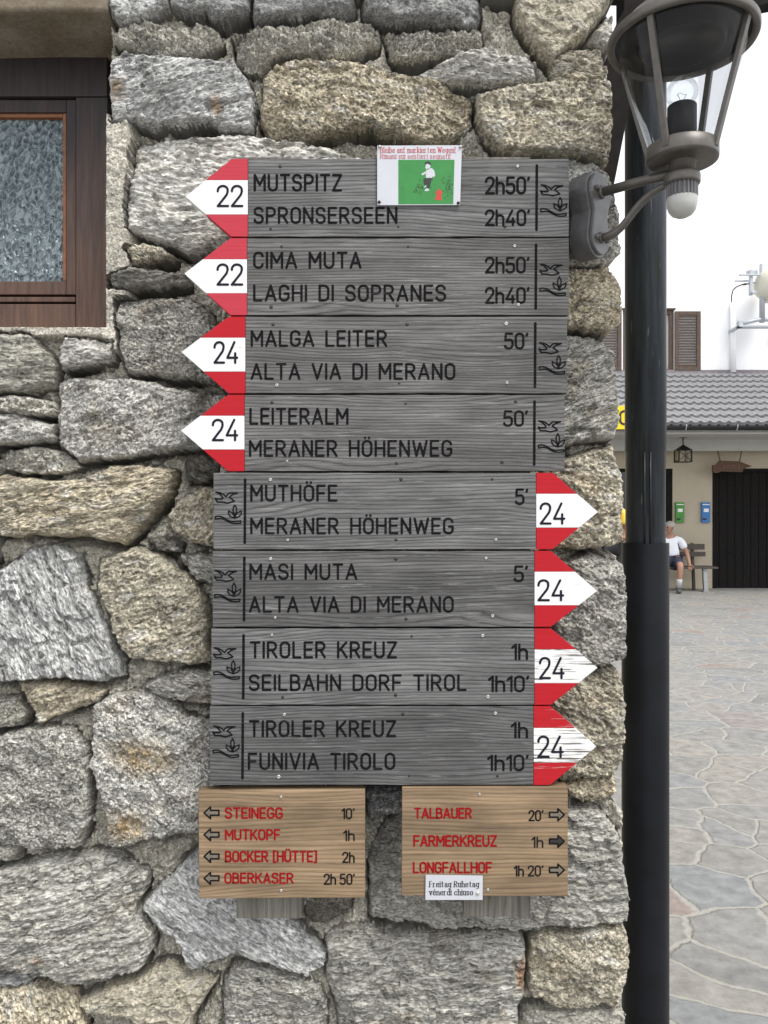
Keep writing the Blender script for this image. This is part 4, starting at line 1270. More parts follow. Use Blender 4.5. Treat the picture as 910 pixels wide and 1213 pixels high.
for a, b in ((449.3, 239.5), (543, 240.5), (450, 174.0), (545.5, 174.2)):
    mb = MB()
    mb.lathe([(0, .0035), (.0022, .003), (.003, .0)], P(a, b, YP), 14, Matrix(((1,0,0),(0,0,-1),(0,1,0))))
    mb.build('pin', M['screw_dark'] if b > 200 else M['screw_steel'], ps)

# ------------------------------------------------------------------ wall lamp
lampO = P(704, 250, -.03)
lamp = thing('wall_lamp', 'conical bronze wall lamp on a curved bracket at the wall corner', 'lamp', lampO)
PX_, PY_ = .407, -.055                     # centre of the front of the base plate
nv = Vector((math.sqrt(.5), -math.sqrt(.5), 0)); tv = Vector((math.sqrt(.5), math.sqrt(.5), 0)); zv = Vector((0, 0, 1))
zt, zb = 2.100, 2.015
pf = Vector((PX_, PY_, 0))
def plate_outline(r1, r2, waist):
    pts = []
    for k in range(15):
        a = R(-12 + 204 * k / 14); pts.append((r1 * math.cos(a), zt + r1 * math.sin(a)))
    pts.append((-waist, (zt + zb) / 2 + .004))
    for k in range(15):
        a = R(168 + 204 * k / 14); pts.append((r2 * math.cos(a), zb + r2 * math.sin(a)))
    pts.append((waist, (zt + zb) / 2 + .004))
    return pts
mb = MB()
for (r1, r2, ws, d0, d1) in ((.030, .026, .019, 0.11, .046), (.041, .036, .027, 0.046, .006), (.036, .031, .023, .006, -.001)):
    out = plate_outline(r1, r2, ws)
    mb.prism([pf + tv * a - nv * d0 + zv * b for a, b in out], nv * (d0 - d1), .0018)
mb.build('base_plate', M['lamp_plate'], lamp)
for zz, dt in ((zt, -.018), (zt, .020), (zb, -.016), (zb, .018)):
    mb = MB()
    c0 = pf + tv * dt + zv * (zz + (.004 if zz == zt else -.002))
    mb.tube([c0 - nv * .001, c0 + nv * .005, c0 + nv * .007], [.0048, .0045, .002], 10)
    mb.build('bolt', M['lamp_metal'], lamp)
L = .157
ax = pf + nv * L                          # lamp axis
mb = MB()
mb.tube([pf + zv * zt - nv * .002, pf + zv * zt + nv * .008], .0125, 18)
mb.tube([pf + zv * zt, pf + nv * (L * .5) + zv * (zt - .003), ax + zv * 2.092], .0085, 16)
mb.build('upper_arm', M['lamp_metal'], lamp)
mb = MB()
cur = []
for k in range(15):
    t_ = k / 14
    p0, p1, p2, p3 = Vector((.0, zb)), Vector((.062, zb - .012)), Vector((.052, zb + .062)), Vector((L - .004, 2.079))
    q = p0*(1-t_)**3 + 3*p1*t_*(1-t_)**2 + 3*p2*t_*t_*(1-t_) + p3*t_**3
    cur.append(pf + nv * q.x + zv * q.y)
mb.tube(cur, [.008] * 3 + [.0068] * 9 + [.0062] * 3, 14)
mb.tube([pf + zv * zb - nv * .002, pf + zv * zb + nv * .006], .0105, 16)
mb.build('lower_arm', M['lamp_metal'], lamp)
ac = Vector((ax.x, ax.y, 0))
mb = MB()
mb.lathe([(0, 2.085), (.0225, 2.085), (.0225, 2.106), (.026, 2.107), (.052, 2.1075), (.0595, 2.109), (.0605, 2.112), (.0605, 2.133), (.058, 2.135), (.054, 2.135), (.054, 2.126), (0, 2.126)], ac, 48)
mb.build('cup', M['lamp_metal'], lamp)
mb = MB()
mb.lathe([(0, 2.086), (.029, 2.086), (.0305, 2.083), (.0305, 2.071), (.029, 2.068), (0, 2.068)], ac, 36)
mb.build('collar', M['lamp_metal'], lamp)
sens = MB()
n_ = 64
for k in range(1):
    ring = [[], []]
    for zz, rr in ((2.069, 0), (2.044, 1)):
        pass
prof = []
sens.smooth = False
top = []; bot = []
for j in range(96):
    r_ = .0268 if (j % 4) < 2 else .0238
    a = 2 * math.pi * j / 96
    top.append(ac + Vector((r_ * math.cos(a), r_ * math.sin(a), 2.0685))); bot.append(ac + Vector((r_ * math.cos(a), r_ * math.sin(a), 2.045)))
sens.faces(top + bot, [tuple(range(96)), tuple(range(191, 95, -1))] + [(j, (j + 1) % 96, 96 + (j + 1) % 96, 96 + j) for j in range(96)])
so = sens.build('motion_sensor', M['lamp_plate'], lamp)
mb = MB()
mb.lathe([(.0262, 2.0455), (.0262, 2.040), (.0255, 2.032), (.0225, 2.023), (.017, 2.0165), (.009, 2.0125), (0, 2.0115)], ac, 32)
mb.build('sensor_lens', M['sensor_white'], so)
mb = MB()
mb.lathe([(.0535, 2.130), (.1105, 2.318)], ac, 64)
mb.build('glass_shade', M['clear_glass'], lamp)
for a in (-46, 44, 134, -136):
    mb = MB()
    d_ = Vector((math.sin(R(a)), -math.cos(R(a)), 0)); s_ = Vector((d_.y, -d_.x, 0))
    p0 = ac + d_ * .0575 + zv * 2.118; p1 = ac + d_ * .1145 + zv * 2.322
    ou = (d_ * (2.322 - 2.118) - zv * (.1145 - .0575)).normalized()
    hw, hd = .0052, .0042
    qs = [(-hw, -hd), (hw, -hd), (hw, hd), (-hw, hd)]
    mb.prism([p0 + s_ * u_ + ou * v_ for u_, v_ in qs], p1 - p0, .001)
    mb.build('strut', M['lamp_metal'], lamp)
mb = MB()
mb.lathe([(.112, 2.318), (.115, 2.314), (.123, 2.313), (.1252, 2.317), (.1252, 2.327), (.121, 2.331), (.112, 2.337), (.095, 2.356), (.06, 2.376), (.03, 2.386), (.012, 2.389), (.010, 2.40), (0, 2.402)], ac, 72)
cap = mb.build('cover', M['lamp_metal'], lamp)
mb = MB()
mb.lathe([(.1118, 2.319), (.105, 2.326), (.0745, 2.328), (.0715, 2.309), (.069, 2.308), (.066, 2.320), (0, 2.320)], ac, 64)
mb.build('reflector', M['lamp_inside'], cap)
mb = MB()
mb.lathe([(0, 2.125), (.0245, 2.125), (.0245, 2.2045), (.022, 2.2065), (.0165, 2.2065), (.0165, 2.198), (0, 2.198)], ac, 32)
mb.build('socket', M['socket_black'], lamp)
mb = MB()
prof = [(.012, 2.196), (.0125, 2.203)] + [(.0268 * math.sin(R(a)), 2.2285 - .0268 * math.cos(R(a))) for a in range(30, 181, 10)]
prof[-1] = (0, prof[-1][1])
mb.lathe(prof, ac, 32)
bulb = mb.build('bulb', M['bulb_glass'], lamp)
mb = MB()
for s_ in (-1, 1):
    mb.tube([ac + Vector((.002 * s_, 0, 2.199)), ac + Vector((.004 * s_, 0, 2.219)), ac + Vector((.008 * s_, 0, 2.226))], .0006, 6)
mb.tube([ac + Vector((-.008, 0, 2.226)), ac + Vector((-.003, 0, 2.229)), ac + Vector((.003, 0, 2.225)), ac + Vector((.008, 0, 2.226))], .0004, 6)
mb.tube([ac + Vector((0, 0, 2.198)), ac + Vector((0, 0, 2.214))], [.004, .0022], 10)
mb.build('filament', M['galvanised'], bulb)

# ------------------------------------------------------------------ drainpipe
YD = .45
pb = P(764.5, 0, YD)
drain = thing('drainpipe', 'dark iron drainpipe standing beside the stone corner', 'drainpipe', (pb.x, YD, 0))
zs = P(0, 643, YD).z
mb = MB()
mb.lathe([(.0485, zs - .05), (.0485, P(0, 536, YD).z), (.0502, P(0, 535, YD).z), (.0502, 2.80)], (pb.x + .0005, YD, 0), 48)
mb.build('pipe', M['drain_metal'], drain, sharp=40)
mb = MB()
for a in (-20, -4):
    d_ = Vector((math.sin(R(a)), -math.cos(R(a)), 0))
    c0 = Vector((pb.x, YD, 0)) + d_ * .0492
    mb.tube([c0 + zv * zs, c0 + zv * (P(0, 537, YD).z)], .0022, 8)
mb.build('seam', M['drain_metal'], drain)
mb = MB()
mb.lathe([(.0535, zs - .002), (.0573, zs), (.0573, 0.0)], (pb.x, YD, 0), 48)
mb.build('sleeve', M['drain_sleeve'], drain, sharp=40)
mb = MB()
mb.lathe([(.0560, P(0, 16, YD).z), (.0560, 2.86)], (pb.x, YD, 0), 40)
mb.lathe([(.0502, P(0, 18, YD).z), (.0560, P(0, 16, YD).z)], (pb.x, YD, 0), 40)
mb.tube([(pb.x, YD, 2.84), (pb.x, YD - .01, 2.93), (pb.x - .05, YD - .04, 3.0), (pb.x - .2, YD - .1, 3.03)], .054, 24)
mb.build('copper_elbow', M['copper_green'], drain)

#==PART3==
# ------------------------------------------------------------------ white house across the plaza
DW = 15.63                                 # camera distance of its ground-floor wall
def Q3(px, py, d): return Vector(((px - CX) * d / F, d - D, ZC - (py - CY) * d / F))
YW = DW - D
wh = thing('white_house', 'white plastered house with grey tiled porch roof across the plaza', 'house', (6.5, YW, 0))
XL, XR = 1.5, 13.0
door_l = Q3(844, 0, DW).x
door_r = door_l + 2.5
door_t = Q3(0, 555, DW).z
wl, wr_ = Q3(700, 0, DW).x, Q3(797, 0, DW).x
wt, wb_ = Q3(0, 555, DW).z, Q3(0, 621, DW).z
mb = MB()
ZT = 2.95
# ground-floor wall left open at the window and the door
for a, b, z0, z1 in ((XL, wl, 0, ZT), (wl, wr_, 0, wb_), (wl, wr_, wt, ZT), (wr_, door_l, 0, ZT), (door_l, door_r, door_t, ZT), (door_r, XR, 0, ZT)):
    mb.box((a, YW, z0), (b, YW + .3, z1))
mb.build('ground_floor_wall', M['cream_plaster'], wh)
YU = 17.55 - D
mb = MB()
ZU0 = 2.9
ul, ur = Q3(738, 0, 17.55).x, Q3(798.5, 0, 17.55).x
ut, ub = Q3(0, 367, 17.55).z, Q3(0, 439.5, 17.55).z
ZTOP = 7.3
for a, b, z0, z1 in ((XL, ul, ZU0, ZTOP), (ul, ur, ZU0, ub), (ul, ur, ut, ZTOP), (ur, XR, ZU0, ZTOP)):
    mb.box((a, YU, z0), (b, YU + .3, z1))
mb.box((XL, YU + .31, ZU0), (XR, YU + 5, ZTOP - .02))
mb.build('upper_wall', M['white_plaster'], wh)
mb = MB()
mb.box((XL, YU - .04, Q3(0, 444, 17.45).z - .1), (XR, YU - .002, Q3(0, 437.5, 17.45).z))
mb.build('flashing', M['flashing'], wh)
# porch roof of wavy tiles
YE, ZE = 14.05 - D, Q3(0, 503, 14.05).z
YR_, ZR = YU - .03, Q3(0, 441.5, 17.45).z
ncr = 9
per = .168
xs = np.arange(XL - .2, XR, per / 10)
vlist = []; flist = []
wave = 0.022 * np.maximum(-.35, np.sin(2*np.pi*xs/per))
rowsv = []
for k in range(ncr):
    f0, f1_ = k / ncr, (k + 1.06) / ncr
    for f_, lift in ((f0, .050), (f1_, .0)):
        yy = YE + (YR_ - YE) * f_; zz = ZE + (ZR - ZE) * f_
        rowsv.append((yy, zz + lift + wave))
nx = len(xs)
for yy, zz in rowsv:
    vlist += [(xs[j], yy, zz[j]) for j in range(nx)]
for k in range(ncr):
    a, b = 2*k*nx, (2*k+1)*nx
    flist += [(a+j, a+j+1, b+j+1, b+j) for j in range(nx-1)]
# front lip of each course
for k in range(ncr):
    base_i = len(vlist)
    yy, zz = rowsv[2*k]
    vlist += [(xs[j], yy + .035, zz[j] - .060) for j in range(nx)]
    a = 2*k*nx
    flist += [(a+j, base_i+j, base_i+j+1, a+j+1) for j in range(nx-1)]
me = bpy.data.meshes.new('porch_roof')
o0 = origin(wh)
me.from_pydata([Vector(v) - o0 for v in vlist], [], flist)
me.polygons.foreach_set('use_smooth', [True] * len(me.polygons))
me.set_sharp_from_angle(angle=R(50))
roof = link_mesh('porch_roof', me, M['roof_tile'], wh)
mb = MB()
mb.prism([(XL, YE + .02, ZE - .03), (XL, YR_, ZR - .05), (XL, YR_, ZR - .14), (XL, YE + .02, ZE - .12)], (XR - XL, 0, 0))
mb.build('roof_boarding', M['fascia_white'], wh)
# gutter with brackets
gz = Q3(0, 507, 13.99).z
mb = MB()
pr = [(.078 * math.cos(R(a)), .078 * math.sin(R(a))) for a in range(180, 361, 15)]
pr += [(.071 * math.cos(R(a)), .071 * math.sin(R(a))) for a in range(360, 179, -15)]
mb.prism([(XL, YE - .080 + a, gz + .035 + b) for a, b in pr], (XR - XL, 0, 0))
gut = mb.build('gutter', M['gutter_dark'], wh)
for px_ in (812, 872.5, 752, 935, 997):
    x_ = Q3(px_, 0, 13.94).x
    mb = MB()
    mb.tube([(x_, YE - .080 + .085 * math.cos(R(a)), gz + .035 + .085 * math.sin(R(a))) for a in range(170, 330, 15)], .009, 6)
    mb.build('gutter_bracket', M['galvanised'], gut)
mb = MB()
zf0, zf1 = Q3(0, 534, 15.2).z, Q3(0, 517.5, 15.2).z
mb.box((XL, 15.2 - D, zf0), (XR, 15.2 - D + .12, zf1), .006)
mb.build('porch_beam', M['fascia_white'], wh)
mb = MB()
mb.box((XL, YE + .05, ZE - .16), (XR, YW, ZE - .125))
mb.build('soffit', M['fascia_white'], wh)
# dark plank door
mb = MB()
for k in range(16):
    a = door_l + (door_r - door_l) * k / 16; b = door_l + (door_r - door_l) * (k + 1) / 16
    mb.box((a + .004, YW + .06, .012), (b - .004, YW + .10, door_t - .02), .004)
mb.box((door_l, YW + .101, 0), (door_r, YW + .13, door_t))
dr = mb.build('door', M['door_dark'], wh)
mb = MB()
mb.box((door_l - .0, YW - .012, 0), (door_l + .05, YW + .058, door_t + .0), .004)
mb.box((door_l + .052, YW - .012, door_t - .06), (door_r, YW + .058, door_t), .004)
mb.build('door_frame', M['door_dark'], dr)
mb = MB()
mb.box((wl, YW + .10, wb_), (wr_, YW + .12, wt))
gw = mb.build('ground_floor_window', M['dark_glass'], wh)
mb = MB()
for a, b, z0, z1 in ((wl, wr_, wb_, wb_ + .06), (wl, wr_, wt - .06, wt), (wl, wl + .06, wb_ + .062, wt - .062), (wr_ - .10, wr_, wb_ + .062, wt - .062), ((wl + wr_) / 2 - .04, (wl + wr_) / 2 + .04, wb_ + .062, wt - .062)):
    mb.box((a, YW + .03, z0), (b, YW + .098, z1), .004)
mb.build('window_frame', M['door_dark'], gw)
# upper window and its louvred shutters
uw = bpy.data.objects.new('upper_window', None); C.objects.link(uw); uw.parent = wh; ORG[uw.name] = origin(wh)
mb = MB()
for a, b, z0, z1 in ((ul, ur, ut - .09, ut), (ul, ur, ub, ub + .05), (ul, ul + .09, ub + .052, ut - .092), (ur - .09, ur, ub + .052, ut - .092), ((ul + ur) / 2 - .04, (ul + ur) / 2 + .04, ub + .052, ut - .092)):
    mb.box((a, YU + .02, z0), (b, YU + .10, z1), .004)
mb.box((ul - .03, YU - .03, ut), (ur + .03, YU + .10, ut + .035), .004)
mb.build('window_frame', M['shutter_wood'], uw)
mb = MB(); mb.box((ul + .05, YU + .12, ub + .03), (ur - .05, YU + .13, ut - .05))
mb.build('curtain', M['curtain_white'], uw)
def shutter(x0, x1, z0, z1):
    mb = MB()
    y0, y1 = YU - .055, YU - .012
    for a, b, c, d in ((x0, x0 + .085, z0, z1), (x1 - .085, x1, z0, z1), (x0 + .087, x1 - .087, z0, z0 + .085), (x0 + .087, x1 - .087, z1 - .085, z1)):
        mb.box((a, y0, c), (b, y1, d), .005)
    n_ = 19
    for k in range(n_):
        zc = z0 + .085 + (z1 - z0 - .17) * (k + .5) / n_
        mt = Matrix.Translation((0, (y0 + y1) / 2, zc)) @ Matrix.Rotation(R(38), 4, 'X')
        mb.box((x0 + .088, -.024, -.006), (x1 - .088, .024, .006), 0, mt)
    mb.build('shutter', M['shutter_wood'], wh)
sz0, sz1 = Q3(0, 438.5, 17.49).z, Q3(0, 368.5, 17.49).z
shutter(Q3(800, 0, 17.49).x, Q3(830.5, 0, 17.49).x, sz0, sz1)
shutter(Q3(706, 0, 17.49).x, Q3(736.7, 0, 17.49).x, sz0, sz1)
# white rainwater pipe on the upper wall
mb = MB()
xp = Q3(869.5, 0, 17.45).x
mb.tube([(xp, YU - .065, Q3(0, 441, 17.45).z), (xp, YU - .065, Q3(0, 357, 17.45).z)], .06, 16)
mb.build('white_pipe', M['white_plaster'], wh)

# yellow sign on the porch eave
c_ = Q3(746, 494, 13.84)
ys_ = thing('yellow_sign', 'yellow sign with black capitals on the porch eave, partly behind the drainpipe', 'sign', c_)
mb = MB()
a = Q3(714, 508.5, 13.84); b = Q3(778, 480.5, 13.84)
mb.box((a.x, a.y, a.z), (b.x, a.y + .05, b.z), .006)
mb.build('panel', M['sign_yellow'], ys_)
mb = MB()
def y3(px, py, lf):
    q = Q3(px, py, 13.84); return Vector((q.x, q.y - .003 - lf * 20, q.z))
for gx0, ch in ((720, 'V'), (734.8, 'O')):
    wd_, st = GL[ch]
    for path in st:
        pts = [(gx0 + q.x * 21, 502.5 - q.y * 15.5) for q in round_path(path)]
        stroke(mb, pts, 2.7, y3)
mb.build('lettering', M['ink_black'], ys_)
mb = MB()
for px_ in (722, 770):
    q = Q3(px_, 500, 13.84)
    mb.box((q.x - .02, q.y + .052, q.z - .02), (q.x + .02, q.y + .30, q.z + .02))
mb.build('bracket', M['gutter_dark'], ys_)

# lantern hanging under the porch
dl = 14.8
lt = thing('porch_lantern', 'small black iron lantern hanging under the porch roof', 'lantern', Q3(809, 548, dl))
c_ = Q3(809.2, 0, dl)
zz = lambda py: Q3(0, py, dl).z
mb = MB()
mb.box((c_.x - .07, c_.y - .07, zz(517.5)), (c_.x + .07, c_.y + .07, ZE - .161), .004)
mb.tube([(c_.x, c_.y, zz(518)), (c_.x, c_.y, zz(528))], .012, 8)
mb.build('hanger', M['iron_black'], lt)
mb = MB()
hw = 8.4 / F * dl
bv = [(c_.x - hw, c_.y - hw, zz(533.5)), (c_.x + hw, c_.y - hw, zz(533.5)), (c_.x + hw, c_.y + hw, zz(533.5)), (c_.x - hw, c_.y + hw, zz(533.5)), (c_.x, c_.y, zz(526.5))]
mb.faces(bv, [(0,1,4),(1,2,4),(2,3,4),(3,0,4),(3,2,1,0)])
mb.build('lantern_roof', M['iron_black'], lt)
mb = MB()
h2 = 7.4 / F * dl
for sx_ in (-1, 1):
    for sy_ in (-1, 1):
        mb.box((c_.x + sx_*h2 - .011, c_.y + sy_*h2 - .011, zz(547)), (c_.x + sx_*h2 + .011, c_.y + sy_*h2 + .011, zz(533.8)))
    mb.box((c_.x + sx_*h2 - .009, c_.y - h2 + .012, zz(547.5)), (c_.x + sx_*h2 + .009, c_.y + h2 - .012, zz(546)))
mb.box((c_.x - h2 - .012, c_.y - h2 - .012, zz(547.8)), (c_.x + h2 + .012, c_.y + h2 + .012, zz(547.1)))
mb.tube([(c_.x - h2, c_.y - h2, zz(546)), (c_.x, c_.y - h2, zz(540)), (c_.x - h2, c_.y - h2, zz(534.5))], .006, 6)
mb.tube([(c_.x + h2, c_.y - h2, zz(546)), (c_.x, c_.y - h2, zz(540)), (c_.x + h2, c_.y - h2, zz(534.5))], .006, 6)
mb.tube([(c_.x, c_.y - h2, zz(547)), (c_.x, c_.y - h2, zz(534))], .007, 6)
mb.build('lantern_frame', M['iron_black'], lt)
mb = MB()
mb.box((c_.x - h2 + .012, c_.y - h2 + .012, zz(546.8)), (c_.x + h2 - .012, c_.y + h2 - .012, zz(534.2)))
mb.build('pane', M['lantern_pane'], lt)

# rustic wooden sign hanging over the door
dh = 15.25
hsn = thing('hanging_sign', 'rustic brown wooden board hanging on two ropes over the dark door', 'sign', Q3(868, 552, dh))
mb = MB()
out = [(844.5, 559), (844.5, 551), (848.5, 550.5), (853, 545.5), (860, 545.8), (876.5, 546.5), (883, 549), (891, 552.2), (884, 554.5), (880.5, 556), (880, 559.2), (868, 559), (856, 558.5), (849, 560.5)]
mb.prism([Q3(a, b, dh) for a, b in out], (0, .05, 0), .004)
mb.build('board', M['rustic_wood'], hsn)
mb = MB()
def h3(px, py, lf):
    q = Q3(px, py, dh); return Vector((q.x, q.y - .004 - lf * 20, q.z))
rs = random.Random(9)
x = 857
while x < 876:
    wv = rs.uniform(1.2, 2.0)
    stroke(mb, [(x, 555), (x + .1, 551), (x + wv, 551.4), (x + wv * .9, 555)], .55, h3)
    x += wv + 1.1
mb.build('carving', M['rustic_mark'], hsn)
mb = MB()
mb.tube([Q3(846.3, 517.55, dh), Q3(853.3, 546.5, dh)], .013, 8)
mb.tube([Q3(882.2, 517.55, dh), Q3(876, 547.5, dh)], .013, 8)
mb.build('rope', M['rope'], hsn)

# dispenser boxes on the wall
for nm, mt, x0, lab in (('box_green', 'box_green', 800.8, 'narrow green box with white label on the cream wall'), ('box_blue', 'box_blue', 831.6, 'narrow blue box with white label beside the dark door')):
    a = Q3(x0, 619, DW - .06); b = Q3(x0 + 9.9, 595, DW - .06)
    th = thing('wall_box', lab, 'box', (a.x, YW, a.z), 'boxes on the cream wall')
    mb = MB(); mb.box((a.x, YW - .06, a.z), (b.x, YW - .001, b.z), .006); mb.build('case', M[mt], th)
    mb = MB(); q0 = Q3(x0 + 2.2, 606.5, DW - .06); q1 = Q3(x0 + 7.9, 602.5, DW - .06)
    mb.box((q0.x, YW - .066, q0.z), (q1.x, YW - .0605, q1.z)); mb.build('label_plate', M['box_label'], th)
    mb = MB(); q0 = Q3(x0 + .6, 598.2, DW - .06); q1 = Q3(x0 + 9.2, 597.2, DW - .06)
    mb.box((q0.x, YW - .064, q0.z), (q1.x, YW - .0605, q1.z)); mb.build('stripe', M['box_label'], th)
    mb = MB(); q0 = Q3(x0 + .8, 616.2, DW - .06); q1 = Q3(x0 + 5.4, 613.8, DW - .06)
    mb.box((q0.x, YW - .064, q0.z), (q1.x, YW - .0605, q1.z)); mb.build('slot', M['ink_black'], th)

# bench
db = 15.12
bx0, bx1 = Q3(742, 0, db).x, Q3(845.5, 0, db).x
yb0 = db - D
bench = thing('park_bench', 'dark slatted bench on grey metal legs against the cream wall', 'bench', ((bx0 + bx1) / 2, yb0, 0))
zs_ = .47
mb = MB()
for k in range(4):
    mb.box((bx0, yb0 - .22 + k * .115, zs_ - .035), (bx1, yb0 - .22 + k * .115 + .10, zs_), .006)
mb.build('seat', M['bench_wood'], bench)
mb = MB()
xb1 = Q3(840.5, 0, db).x
for z0, z1 in ((.645, .735), (.775, .885)):
    mt = Matrix.Translation((0, yb0 + .165 + (z0 - .6) * .3, 0))
    mb.box((bx0 + .05, 0, z0), (xb1, .035, z1), .006, mt)
mb.build('backrest', M['bench_wood'], bench)
for px_ in (756, 827):
    x_ = Q3(px_, 0, db).x
    mb = MB()
    mb.prism([(x_ - .03, yb0 + .16, 0), (x_ - .03, yb0 + .22, 0), (x_ - .03, yb0 + .31, .90), (x_ - .03, yb0 + .27, .90)], (.05, 0, 0), .004)
    mb.build('rear_leg', M['bench_wood'], bench)
    mb = MB()
    mb.prism([(x_ + .03, yb0 - .22, .03), (x_ + .03, yb0 - .15, .03), (x_ + .03, yb0 - .10, zs_ - .037), (x_ + .03, yb0 - .17, zs_ - .037)], (.075, 0, 0), .004)
    mb.box((x_ + .01, yb0 - .24, 0), (x_ + .125, yb0 - .12, .03), .004)
    mb.build('front_leg', M['bench_steel'], bench)

# ------------------------------------------------------------------ people
def skin_mesh(name, joints, edges, mat, parent, root, sub=2):
    """joints {name: (pos, radius)}: one continuous surface grown round the skeleton"""
    names = list(joints)
    me = bpy.data.meshes.new(name)
    o0 = origin(parent)
    me.from_pydata([Vector(joints[n][0]) - o0 for n in names], [(names.index(a), names.index(b)) for a, b in edges], [])
    o = bpy.data.objects.new(name + '_tmp', me); C.objects.link(o)
    o.modifiers.new('s', 'SKIN')
    sb = o.modifiers.new('u', 'SUBSURF'); sb.levels = sub; sb.render_levels = sub
    for i, n in enumerate(names):
        r_ = joints[n][1]
        if not isinstance(r_, (tuple, list)): r_ = (r_, r_)
        sv = me.skin_vertices[0].data[i]
        sv.radius = r_
        sv.use_root = (n == root)
    bpy.context.view_layer.update()
    dg = bpy.context.evaluated_depsgraph_get()
    me2 = bpy.data.meshes.new_from_object(o.evaluated_get(dg))
    bpy.data.objects.remove(o)
    me2.name = name
    me2.materials.clear()
    me2.polygons.foreach_set('use_smooth', [True] * len(me2.polygons))
    return link_mesh(name, me2, mat, parent)

def add_to(o, mb):
    """merge extra shapes (nose, ears, fingers) into a body mesh; coordinates in world space"""
    bm = bmesh.new(); bm.from_mesh(o.data)
    n0 = len(bm.verts)
    o0 = origin(o)
    vm = {}
    for v in mb.bm.verts: vm[v] = bm.verts.new(v.co - o0)
    for f in mb.bm.faces:
        nf = bm.faces.new([vm[v] for v in f.verts]); nf.smooth = True
    bm.to_mesh(o.data); bm.free(); mb.bm.free()

